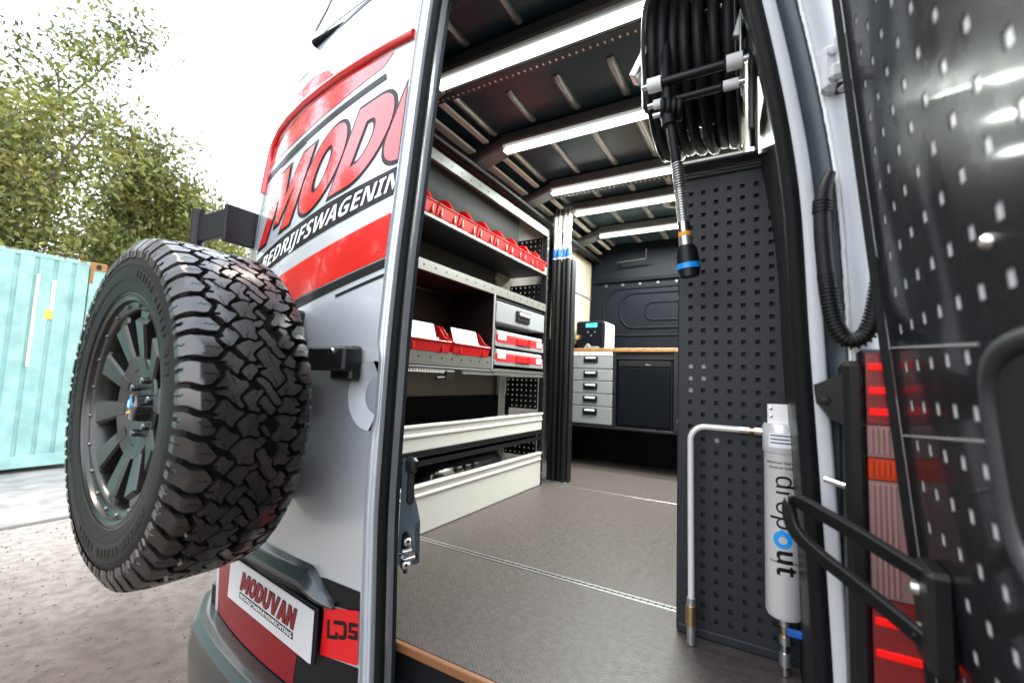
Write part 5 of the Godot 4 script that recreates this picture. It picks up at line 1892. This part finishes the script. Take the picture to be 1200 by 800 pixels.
# ---------------------------------------------------------------- right side
func pegboard() -> void:
	var t := thing("tool_panel", "tall black perforated panel standing across the right side", "perforated panel", Vector3(0.74, 0.72, -0.5))
	var z := -0.485
	var p := 0.0352
	var b := MB.new()
	b.perf(Vector3(0.619, 0.757, z), Vector3(p, 0, 0), Vector3(0, p, 0), 8, 36, 0.0125, 0.003)
	b.quad(Vector3(0.604, 0.725, z), Vector3(0.619, 0.725, z), Vector3(0.619, 2.05, z), Vector3(0.604, 2.05, z), Vector3(0, 0, 1))
	b.quad(Vector3(0.619, 0.725, z), Vector3(0.905, 0.725, z), Vector3(0.905, 0.757, z), Vector3(0.619, 0.757, z), Vector3(0, 0, 1))
	b.quad(Vector3(0.619, 0.757 + 36 * p, z), Vector3(0.905, 0.757 + 36 * p, z), Vector3(0.905, 2.05, z), Vector3(0.619, 2.05, z), Vector3(0, 0, 1))
	b.quad(Vector3(0.604, 0.725, z), Vector3(0.604, 2.05, z), Vector3(0.600, 2.05, z - 0.004), Vector3(0.600, 0.725, z - 0.004), Vector3(-1, 0, 1))
	b.box(Vector3(0.604, 0.722, z - 0.02), Vector3(0.905, 0.745, z + 0.006), 0.003)
	part("panel", b, M.peg_black, t)
	var s := MB.new()
	s.perf(Vector3(0.600, 0.725, z - 0.045), Vector3(0, 0, 0.041), Vector3(0, p, 0), 1, 37, 0.011, 0.002)
	s.box(Vector3(0.603, 0.725, z - 0.05), Vector3(0.605, 2.03, z - 0.044))
	part("side_flange", s, M.powder_black, t)
	for k in 4:
		var sc := MB.new()
		sc.lathe([Vector2(0, 0.004), Vector2(0.006, 0.003), Vector2(0.007, 0)], 12, Transform3D(Basis(Vector3(0, 0, 1), PI / 2), Vector3(0.5995, 0.93 + k * 0.38, z - 0.024)))
		part("screw", sc, M.zinc, t)
	var sl := MB.new()
	for k in 5:
		sl.box(Vector3(0.62, 2.052 + k * 0.0075, z - 0.01 + k * 0.003), Vector3(0.90, 2.057 + k * 0.0075, z + 0.008 + k * 0.003), 0.0015)
	part("top_slats", sl, M.powder_black, t)
	# the unit behind it
	var u := thing("right_side_rack", "dark rack along the right wall behind the perforated panel", "shelving", Vector3(0.75, 0.72, -1.1))
	for q in [0.74, 1.15, 1.6, 2.03]:
		var sh := MB.new()
		sh.box(Vector3(0.605, q, -1.75), Vector3(0.87, q + 0.02, -0.55), 0.003)
		part("shelf", sh, M.powder_black, u)
	var e := MB.new()
	e.box(Vector3(0.605, 0.722, -1.77), Vector3(0.87, 2.05, -1.755), 0.003)
	part("end_panel", e, M.powder_black, u)
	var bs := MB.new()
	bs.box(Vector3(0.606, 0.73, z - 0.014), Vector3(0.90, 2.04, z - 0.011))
	part("added_dark_sheet", bs, M.dark_void, t)  # added sheet that keeps light from showing through the panel holes
	# small light labels behind a few holes
	var pa := MB.new()
	for q in [[0, 20], [1, 20], [0, 19], [1, 19], [7, 20], [7, 19], [6, 35], [6, 34], [0, 18], [2, 14]]:
		var c := Vector3(0.619 + (q[0] + 0.5) * p, 0.757 + (q[1] + 0.5) * p, z - 0.006)
		pa.box(c - Vector3(0.012, 0.012, 0.001), c + Vector3(0.012, 0.006, 0.001))
	part("back_label", pa, M.drawer_grey, t)

func ring(b: MB, c: Vector3, rr: float, r: float, axis: Basis, n := 24) -> void:
	var p := []
	for i in n + 1:
		var a := TAU * i / n
		p.append(c + axis * Vector3(0, cos(a) * rr, sin(a) * rr))
	b.tube(p, r, 8, false)

func reel() -> void:
	var t := thing("hose_reel", "black hose reel with silver frame arms hung above the perforated panel", "hose reel", Vector3(0.67, 2.37, -0.53))
	var cy := 2.405
	var cz := -0.50
	var R := 0.23
	var drum := MB.new()
	drum.lathe([Vector2(0.0, 0.54), Vector2(0.16, 0.54), Vector2(0.16, 0.78), Vector2(0.0, 0.78)], 48, Transform3D(Basis(Vector3(0, 0, 1), -PI / 2), Vector3(0, cy, cz)))
	part("drum", drum, M.black_plastic, t)
	for x in [0.536, 0.772]:
		var f := MB.new()
		f.lathe([Vector2(0.05, -0.002), Vector2(0.24, -0.002), Vector2(0.244, 0.0), Vector2(0.24, 0.002), Vector2(0.05, 0.002)], 64, Transform3D(Basis(Vector3(0, 0, 1), -PI / 2), Vector3(x, cy, cz)))
		part("flange", f, M.rack_grey, t)
	for k in 7:
		var h := MB.new()
		var rr := R + 0.006 * sin(k * 2.1)
		var p := []
		for i in 49:
			var a := TAU * i / 48.0
			p.append(Vector3(0.556 + 0.0325 * k + 0.006 * sin(a + k), cy + cos(a) * rr, cz + sin(a) * rr))
		h.tube(p, 0.0158, 12, false)
		part("hose_turn", h, M.rubber, t)
	# frame
	var fr := MB.new()
	fr.box(Vector3(0.800, 2.06, -0.37), Vector3(0.815, 2.45, -0.27), 0.004)
	fr.box(Vector3(0.60, 2.075, -0.50), Vector3(0.82, 2.082, -0.43), 0.002)
	fr.box(Vector3(0.803, 2.20, -0.72), Vector3(0.815, 2.64, -0.37), 0.003)
	part("frame", fr, M.bow_grey, t)
	var ar := MB.new()
	ar.obox(Transform3D(Basis(Vector3.RIGHT, 0.15), Vector3(0.531, 2.30, -0.315)), Vector3(0.006, 0.17, 0.05), 0.002)
	ar.obox(Transform3D(Basis(Vector3(0, 0, 1), -0.5), Vector3(0.522, 2.355, -0.32)), Vector3(0.02, 0.09, 0.05), 0.002)
	ar.obox(Transform3D(Basis(Vector3.RIGHT, 0.1), Vector3(0.785, 2.27, -0.28)), Vector3(0.006, 0.19, 0.05), 0.002)
	ar.obox(Transform3D(Basis(Vector3(0, 0, 1), -0.25), Vector3(0.787, 2.36, -0.285)), Vector3(0.018, 0.10, 0.05), 0.002)
	part("frame_arm", ar, M.zinc, t)
	for q in [[2.225, -0.235, 0.55, 0.80], [2.185, -0.262, 0.56, 0.79]]:
		var ro := MB.new()
		ro.tube([Vector3(q[2] + 0.04, q[0], q[1]), Vector3(q[3] - 0.05, q[0], q[1])], 0.0125 if q[0] > 2.2 else 0.010, 14)
		part("roller", ro, M.black_plastic, t)
		for x in [q[2] + 0.012, q[3] - 0.045]:
			var bl := MB.new()
			bl.tube([Vector3(x, q[0], q[1]), Vector3(x + 0.036, q[0], q[1])], 0.019 if q[0] > 2.2 else 0.013, 16)
			part("roller_block", bl, M.card, t)
		for x in [q[2] + 0.004, q[3] - 0.004]:
			var bo := MB.new()
			bo.tube([Vector3(x - 0.008, q[0], q[1]), Vector3(x + 0.008, q[0], q[1])], 0.009, 6)
			part("bolt", bo, M.chrome, t)
	var rp := MB.new()
	rp.tube([Vector3(0.575, 2.14, -0.24), Vector3(0.605, 2.14, -0.24)], 0.007, 8)
	part("bolt", rp, M.chrome, t)
	# free end of the hose with its spring and coupling
	var hz := thing("air_hose", "black air hose hanging from the reel with a spring and a blue-ringed coupling", "hose", Vector3(0.64, 2.0, -0.26))
	var path := [Vector3(0.6, 2.42, -0.285), Vector3(0.602, 2.30, -0.262), Vector3(0.608, 2.21, -0.246), Vector3(0.618, 2.12, -0.245), Vector3(0.634, 2.00, -0.255), Vector3(0.642, 1.93, -0.26)]
	var fine := []
	for i in path.size() - 1:
		for k in 5:
			fine.append((path[i] as Vector3).cubic_interpolate(path[i + 1], path[max(i - 1, 0)], path[min(i + 2, path.size() - 1)], k / 5.0))
	fine.append(path[-1])
	var hb := MB.new()
	hb.tube(fine, 0.0125, 14)
	part("hose", hb, M.rubber, hz)
	var bf := MB.new()
	for k in 4:
		ring(bf, Vector3(0.600 + k * 0.014, 2.155 - 0.004 * k, -0.244), 0.022, 0.008, Basis(Vector3.UP, 0.2))
	bf.tube([Vector3(0.612, 2.15, -0.244), Vector3(0.616, 2.105, -0.244)], 0.019, 14)
	part("stop_buffer", bf, M.rubber, hz)
	var sp := MB.new()
	var a0 := Vector3(0.634, 2.005, -0.255)
	var a1 := Vector3(0.650, 1.84, -0.268)
	var ax := (a1 - a0)
	var bs := Basis(ax.normalized(), ax.normalized().cross(Vector3(0, 0, 1)).normalized(), Vector3.ZERO)
	bs.z = bs.x.cross(bs.y)
	var hel := []
	for i in 24 * 12 + 1:
		var a := TAU * i / 12.0
		hel.append(a0 + ax * (i / 288.0) + bs * Vector3(0, cos(a) * 0.0132, sin(a) * 0.0132))
	sp.tube(hel, 0.0022, 6)
	sp.tube([a0, a1], 0.0115, 12)
	part("spring", sp, M.zinc, hz)
	var seg := func(called: String, m: Material, y0: float, y1: float, r0: float, r1: float) -> void:
		var b := MB.new()
		var f := func(y: float) -> Vector3: return a1 + ax.normalized() * (1.84 - y)
		b.tube([f.call(y0), f.call(y1)], r0, 24, true, r1)
		part(called, b, m, hz)
	seg.call("ferrule", M.chrome, 1.845, 1.818, 0.015, 0.015)
	seg.call("lock_ring", M.orange, 1.818, 1.806, 0.0155, 0.0155)
	seg.call("ferrule", M.zinc, 1.806, 1.778, 0.0165, 0.0165)
	seg.call("coupling", M.black_plastic, 1.782, 1.772, 0.019, 0.026)
	seg.call("coupling", M.black_plastic, 1.772, 1.734, 0.026, 0.0285)
	seg.call("ring", M.bright_blue, 1.734, 1.720, 0.0295, 0.0295)
	seg.call("coupling", M.black_plastic, 1.720, 1.700, 0.0275, 0.024)
	# small stay and buckles on the frame plate
	var sd := MB.new()
	for q in [[2.25, -0.265], [2.36, -0.30], [2.42, -0.33]]:
		sd.box(Vector3(0.79, q[0], q[1]), Vector3(0.80, q[0] + 0.03, q[1] + 0.03), 0.003)
	part("frame_clip", sd, M.black_plastic, t)

func canister() -> void:
	var c := Vector3(0.8665, 0.0, -0.425)
	var t := thing("air_filter", "silver filter canister with printed lettering, mounted on the perforated panel", "filter", Vector3(c.x, 0.86, c.z))
	var r := 0.0415
	var b := MB.new()
	b.lathe([Vector2(0.0, 0.862), Vector2(0.037, 0.863), Vector2(r, 0.872), Vector2(r, 1.262), Vector2(r + 0.0008, 1.264)], 56, Transform3D(Basis(), c))
	part("body", b, M.brushed, t)
	var cp := MB.new()
	cp.lathe([Vector2(r, 1.258), Vector2(r + 0.003, 1.262), Vector2(r + 0.003, 1.325), Vector2(r - 0.001, 1.332), Vector2(0.0, 1.334)], 56, Transform3D(Basis(), c))
	part("cap", cp, M.brushed, t)
	var pl := MB.new()
	pl.box(Vector3(c.x - 0.033, 1.325, c.z - 0.008), Vector3(c.x + 0.028, 1.382, c.z + 0.0), 0.002)
	var po := part("mount_plate", pl, M.brushed, t)
	for q in [[-0.025, 1.370], [0.02, 1.372], [-0.025, 1.350], [0.02, 1.352]]:
		var s := MB.new()
		s.lathe([Vector2(0, 0.004), Vector2(0.004, 0.0035), Vector2(0.0055, 0)], 12, Transform3D(Basis(Vector3.RIGHT, PI / 2), c + Vector3(q[0], q[1], 0.0)))
		part("screw", s, M.chrome, po)
	var wrap := func(p: Vector3, rr: float, turn: float) -> Vector3:
		var a := p.x / rr + turn
		return c + Vector3(sin(a) * (rr + p.z), p.y, cos(a) * (rr + p.z))
	var face := -0.05
	var lab := MB.new()
	lab.poly(rect(-0.03, 1.275, 0.035, 1.312), func(p: Vector3) -> Vector3: return wrap.call(p, r + 0.003, face), 0.0006, 0.006)
	part("label", lab, M.card, t)
	var lt := MB.new()
	for k in 3:
		lt.poly(rect(-0.025, 1.303 - k * 0.009, 0.03 - 0.012 * (k % 2), 1.306 - k * 0.009), func(p: Vector3) -> Vector3: return wrap.call(p, r + 0.003, face), 0.0011, 0.006)
	part("label_print", lt, M.grey_and_gutter_shade, t)
	# lettering that reads downwards
	var put := func(called: String, text: String, weight: int, size: float, y0: float, m: Material, x0: float) -> float:
		var tt := type_tris(text, "Droid Sans", weight, size)
		var mb := MB.new()
		var w := 0.0
		for p in tt: w = max(w, p.x)
		mb.soup(tt, func(p: Vector3) -> Vector3: return wrap.call(Vector3(p.y + x0, y0 - p.x, 0.0006 + p.z), r, face), 0.006)
		part(called, mb, m, t)
		return y0 - w
	var ink := M.black_vinyl as Material
	var y: float = put.call("printed_word", "drop", 400, 0.045, 1.21, ink, 0.008)
	# the blue drop that stands for an o
	var dp := MB.new()
	var dr := arc(Vector2(y - 0.026, 0.0), 0.021, 0.021, 40, 320, 24)
	dr.append(Vector2(y - 0.001, -0.002))
	var flat := PackedVector2Array()
	for p in dr: flat.append(Vector2(p.y + 0.000, p.x))
	var hole := arc(Vector2(0.0, y - 0.027), 0.0095, 0.0095, 0, 345, 23)
	for pg in pieces(flat, hole):
		dp.poly(pg, func(p: Vector3) -> Vector3: return wrap.call(p, r, face), 0.0006, 0.006)
	part("printed_drop", dp, M.bright_blue, t)
	put.call("printed_word", "ut", 700, 0.045, y - 0.047, ink, 0.008)
	var across := func(text: String, size: float, yy: float, x0: float) -> void:
		var tt := type_tris(text, "Droid Sans", 700, size)
		var mb := MB.new()
		mb.soup(tt, func(p: Vector3) -> Vector3: return wrap.call(Vector3(p.x + x0, yy + p.y, 0.0006 + p.z), r, face), 0.006)
		part("small_print", mb, ink, t)
	across.call("Maximum Operating", 0.0055, 1.238, -0.036)
	across.call("Pressure 10 Bar", 0.0055, 1.226, -0.030)
	across.call("Drain Frequently", 0.0055, 1.000, -0.030)
	# fittings below
	var fx := func(called: String, m: Material, y0: float, y1: float, rr: float, sides := 6) -> void:
		var f := MB.new()
		f.tube([Vector3(c.x, y0, c.z), Vector3(c.x, y1, c.z)], rr, sides)
		part(called, f, m, t)
	fx.call("fitting", M.zinc, 0.862, 0.838, 0.013, 6)
	fx.call("valve", M.brass, 0.838, 0.815, 0.010, 14)
	fx.call("fitting", M.zinc, 0.815, 0.795, 0.0135, 6)
	fx.call("fitting", M.chrome, 0.795, 0.775, 0.010, 14)
	fx.call("fitting", M.zinc, 0.775, 0.745, 0.014, 6)
	fx.call("fitting", M.chrome, 0.745, 0.722, 0.010, 14)
	var vh := MB.new()
	vh.box(Vector3(c.x + 0.002, 0.822, c.z + 0.010), Vector3(c.x + 0.04, 0.842, c.z + 0.024), 0.005)
	part("valve_lever", vh, M.blue, t)
	# pipe from the cap to the floor
	var p := thing("air_pipe", "bent silver pipe running from the filter canister down to the floor", "pipe", Vector3(0.645, 0.76, -0.435))
	var pts := [Vector3(0.80, 1.308, -0.43), Vector3(0.69, 1.308, -0.435)]
	for i in 9:
		var a := PI * 0.5 * i / 8.0
		pts.append(Vector3(0.685 - 0.04 * sin(a), 1.268 + 0.04 * cos(a), -0.435))
	pts.append(Vector3(0.648, 0.83, -0.435))
	var pb := MB.new()
	pb.tube(pts, 0.0085, 16)
	part("tube", pb, M.alu, p)
	var n := func(called: String, m: Material, a: Vector3, b2: Vector3, rr: float, sides: int) -> void:
		var f := MB.new()
		f.tube([a, b2], rr, sides)
		part(called, f, m, p)
	n.call("nut", M.chrome, Vector3(0.768, 1.308, -0.431), Vector3(0.793, 1.308, -0.43), 0.0135, 6)
	n.call("union", M.brass, Vector3(0.793, 1.308, -0.43), Vector3(0.805, 1.308, -0.429), 0.009, 14)
	n.call("nut", M.chrome, Vector3(0.805, 1.308, -0.429), Vector3(0.822, 1.308, -0.428), 0.0155, 6)
	n.call("union", M.brass, Vector3(0.822, 1.308, -0.428), Vector3(0.832, 1.308, -0.427), 0.010, 14)
	n.call("union", M.zinc, Vector3(0.648, 0.842, -0.435), Vector3(0.648, 0.822, -0.435), 0.012, 14)
	n.call("nut", M.brass, Vector3(0.648, 0.822, -0.435), Vector3(0.648, 0.772, -0.435), 0.0155, 6)
	n.call("union", M.zinc, Vector3(0.648, 0.772, -0.435), Vector3(0.648, 0.722, -0.435), 0.011, 14)

# ---------------------------------------------------------------- outdoors
func container() -> void:
	var t := thing("shipping_container", "turquoise shipping container with a rusty top corner, beyond the spare wheel", "container", Vector3(-8.6, 0, -1.0))
	var x := -7.4
	var z0 := -1.55
	var z1 := 4.55
	var yb := 0.06
	var yt := 2.83
	var side := MB.new()
	var z := z0 + 0.18
	var prof := []
	while z < z1 - 0.1:
		prof.append(Vector2(z, 0.0))
		prof.append(Vector2(z + 0.128, 0.0))
		prof.append(Vector2(z + 0.138, -0.022))
		prof.append(Vector2(z + 0.168, -0.022))
		z += 0.178
	prof.append(Vector2(z, 0.0))
	for i in prof.size() - 1:
		var a: Vector2 = prof[i]
		var b: Vector2 = prof[i + 1]
		side.quad(Vector3(x + a.y, yb + 0.14, a.x), Vector3(x + b.y, yb + 0.14, b.x), Vector3(x + b.y, yt - 0.05, b.x), Vector3(x + a.y, yt - 0.05, a.x), Vector3(1, 0, 0))
	part("side_sheet", side, M.container, t)
	var fr := MB.new()
	fr.box(Vector3(x - 0.12, yt - 0.06, z0 + 0.16), Vector3(x + 0.005, yt, z1), 0.008)
	fr.box(Vector3(x - 0.12, yb, z0 + 0.16), Vector3(x + 0.008, yb + 0.15, z1), 0.008)
	fr.box(Vector3(x - 2.43, yt - 0.03, z0 + 0.1), Vector3(x - 0.02, yt - 0.01, z1), 0.0)
	fr.box(Vector3(x - 2.43, yb, z1 - 0.05), Vector3(x, yt - 0.02, z1), 0.0)
	fr.box(Vector3(x - 2.44, yb, z0 + 0.05), Vector3(x - 2.41, yt - 0.02, z1), 0.0)
	part("rail", fr, M.container, t)
	var post := MB.new()
	post.box(Vector3(x - 0.16, yb, z0), Vector3(x + 0.012, yt - 0.1, z0 + 0.165), 0.012)
	part("corner_post", post, M.container, t)
	var post2 := MB.new()
	post2.box(Vector3(x - 2.44, yb, z0), Vector3(x - 2.28, yt - 0.1, z0 + 0.165), 0.012)
	part("corner_post", post2, M.container, t)
	var lk := MB.new()
	lk.box(Vector3(x - 2.28, yb, z0 + 0.01), Vector3(x - 0.16, yt - 0.1, z0 + 0.05), 0.004)
	for k in 4:
		lk.tube([Vector3(x - 0.4 - k * 0.5, yb + 0.1, z0 - 0.02), Vector3(x - 0.4 - k * 0.5, yt - 0.15, z0 - 0.02)], 0.017, 10)
	part("end_door", lk, M.container, t)
	for c in [[yt - 0.115, yt + 0.006], [yb - 0.06, yb + 0.06]]:
		var cs := MB.new()
		cs.box(Vector3(x - 0.165, c[0], z0 - 0.006), Vector3(x + 0.018, c[1], z0 + 0.175), 0.012)
		part("corner_casting", cs, M.rust if c[0] > 1 else M.container, t, "rusty corner casting" if c[0] > 1 else "")
	var ho := MB.new()
	ho.prism(arc(Vector2.ZERO, 0.03, 0.04, 0, 345, 23), 0.004, Transform3D(Basis(Vector3.UP, PI / 2), Vector3(x + 0.017, yt - 0.055, z0 + 0.085)))
	part("casting_hole", ho, M.dark_void, t)
	var rs := MB.new()
	rng.seed = 99
	for k in 26:
		var zz := rng.randf_range(z0 + 0.2, z1 - 0.2)
		var ln := rng.randf_range(0.02, 0.14)
		rs.box(Vector3(x + 0.004, yt - 0.012 - rng.randf() * 0.02, zz), Vector3(x + 0.0068, yt - 0.004, zz + ln), 0.001)
	rs.box(Vector3(x + 0.010, yt - 0.30, z0 + 0.13), Vector3(x + 0.0145, yt - 0.1, z0 + 0.168), 0.001)
	rs.box(Vector3(x + 0.010, yb + 0.1, z0 + 0.02), Vector3(x + 0.0145, yb + 0.3, z0 + 0.05), 0.001)
	part("rust_patch", rs, M.rust, t)
	var ym := MB.new()
	ym.box(Vector3(x + 0.0, 1.98, -1.06), Vector3(x + 0.002, 2.10, -0.98), 0.0005)
	part("yellow_label", ym, M.yellow_mark, t)
	var wm := MB.new()
	wm.box(Vector3(x + 0.0, 1.35, -0.90), Vector3(x + 0.0015, 2.55, -0.87), 0.0004)
	wm.box(Vector3(x + 0.0, 2.1, -1.06), Vector3(x + 0.0015, 2.5, -1.02), 0.0004)
	part("scraped_paint", wm, M.white_vinyl, t)

func leaf_cluster(sd: int, n: int, size: float) -> Mesh:
	var r := RandomNumberGenerator.new()
	r.seed = sd
	var b := MB.new()
	for i in n:
		var p := Vector3(r.randfn(), r.randfn() * 0.8, r.randfn()) * 0.16
		var d := Vector3(r.randfn(), r.randfn() * 0.6 - 0.35, r.randfn()).normalized()
		var s := d.cross(Vector3(r.randfn(), r.randfn(), r.randfn())).normalized()
		var l := size * r.randf_range(0.7, 1.3)
		var w := l * 0.22
		var m := d.cross(s) * w * 0.3
		b.tri(p, p + d * l * 0.5 + s * w + m, p + d * l)
		b.tri(p, p + d * l, p + d * l * 0.5 - s * w + m)
	return b.mesh()

func make_tree(called: String, label: String, at: Vector3, height: float, lean: Vector3, spread: float, clumps: int, sd: int, tone: Color) -> void:
	var t := thing(called, label, "tree", at, "trees across the yard" if called == "yard_tree" else "trees beyond the container")
	var r := RandomNumberGenerator.new()
	r.seed = sd
	var wood := MB.new()
	var spots := []
	var stems := 2 + sd % 2
	for s in stems:
		var d := (Vector3.UP * 1.0 + lean + Vector3(r.randfn(), 0, r.randfn()) * 0.22).normalized()
		var p := Vector3(r.randfn() * 0.2, 0, r.randfn() * 0.2)
		var path := [p]
		var n := 9
		var hh := height * (1.0 - 0.16 * s)
		for i in n:
			d = (d + Vector3(r.randfn(), 0.25, r.randfn()) * 0.10).normalized()
			p += d * hh / n
			path.append(p)
			if i > 1:
				for k in 2 + (1 if i < 7 else 0):
					var bd := (Vector3(r.randfn(), 0.55, r.randfn())).normalized()
					var bl := spread * r.randf_range(0.5, 1.0) * (1.15 - 0.75 * i / n)
					var bp := [p]
					var q := p
					for j in 5:
						bd = (bd + Vector3(r.randfn() * 0.2, -0.04 + 0.1 * r.randfn(), r.randfn() * 0.2)).normalized()
						q += bd * bl / 5.0
						bp.append(q)
						if j > 0: spots.append([q, 0.35 + 0.35 * bl / spread])
					wood.tube(bp, 0.028 * (1.2 - i / 12.0), 5, false, 0.006)
		wood.tube(path, 0.085 * height / 8.0, 7, true, 0.012)
		spots.append([p, 0.4])
	part_in(wood, t)
	var lm := leaf_cluster(sd + 100, 26, 0.11)
	var mm := MultiMesh.new()
	mm.transform_format = MultiMesh.TRANSFORM_3D
	mm.use_colors = true
	mm.mesh = lm
	mm.instance_count = clumps
	for i in clumps:
		var sp: Array = spots[r.randi() % spots.size()]
		var o := Vector3(r.randfn(), r.randfn() * 0.75 - 0.2, r.randfn()) * (sp[1] as float) * 0.62
		var sc := r.randf_range(0.7, 1.35)
		mm.set_instance_transform(i, Transform3D(Basis.from_euler(Vector3(r.randf() * TAU, r.randf() * TAU, r.randf() * TAU)).scaled(Vector3(sc, sc, sc)), (sp[0] as Vector3) + o))
		var k := r.randf_range(0.35, 1.45)
		var warm := r.randf_range(-0.15, 0.25)
		mm.set_instance_color(i, Color(tone.r * k * (1.0 + warm), tone.g * k, tone.b * k))
	var mi := MultiMeshInstance3D.new()
	mi.name = "crown"
	mi.multimesh = mm
	mi.material_override = M.leaf
	mi.set_meta("kind", "stuff")
	t.add_child(mi)

func part_in(b: MB, t: Node3D) -> void:
	shared("trunk", b.mesh(), M.bark, t, Transform3D())

func trees() -> void:
	var lf := mat("leaf", Color(1, 1, 1), 0.5)
	lf.vertex_color_use_as_albedo = true
	lf.backlight_enabled = true
	lf.backlight = Color(0.55, 0.6, 0.35)
	var bk := mat("bark", lin(0.12, 0.095, 0.07), 0.9)
	bk.heightmap_enabled = true
	bk.heightmap_texture = noise_tex(0.05, 4, 71, 256)
	bk.heightmap_scale = 1.0
	tri_scale(bk, 1.5)
	var olive := Color(0.2, 0.21, 0.05)
	var light := Color(0.33, 0.335, 0.085)
	make_tree("willow_tree", "tallest thin-topped tree at the left, behind the container", Vector3(-11.9, 0, -0.1), 9.0, Vector3(0.02, 0, 0.06), 1.6, 900, 3, olive)
	make_tree("willow_tree", "dense olive-green tree in the middle of the row behind the container", Vector3(-11.6, 0, -3.9), 6.5, Vector3(0.0, 0, -0.05), 2.1, 1250, 4, olive)
	make_tree("willow_tree", "lower yellow-green tree close to the corner of the van", Vector3(-12.5, 0, -5.7), 5.7, Vector3(0, 0, -0.03), 1.9, 1300, 6, light)
	make_tree("willow_tree", "short bushy tree at the left edge of the photo", Vector3(-11.0, 0, -0.2), 5.2, Vector3(0, 0, 0.05), 1.5, 1000, 9, light)
	make_tree("willow_tree", "thin pale tree behind and between the two big ones", Vector3(-13.8, 0, -4.1), 5.9, Vector3(0, 0, 0), 2.0, 650, 12, light)
	# trees across the yard, which the van's paint reflects
	make_tree("yard_tree", "tallest yard tree, reflected in the red top of the van door", Vector3(-12.6, 0, 6.4), 13.5, Vector3(0, 0, 0), 2.6, 2600, 15, olive)
	make_tree("yard_tree", "broad yard tree, reflected in the first letters on the van door", Vector3(-11.4, 0, 8.2), 10.0, Vector3(0, 0, 0), 2.7, 2600, 18, olive)
	make_tree("yard_tree", "lower yard tree, reflected in the last letters on the van door", Vector3(-10.0, 0, 10.4), 8.6, Vector3(0, 0, 0), 2.6, 2600, 21, olive)
	make_tree("yard_tree", "yard tree nearest the container, reflected at the van's left corner", Vector3(-14.2, 0, 4.2), 13.0, Vector3(0, 0, 0), 2.6, 2400, 24, olive)
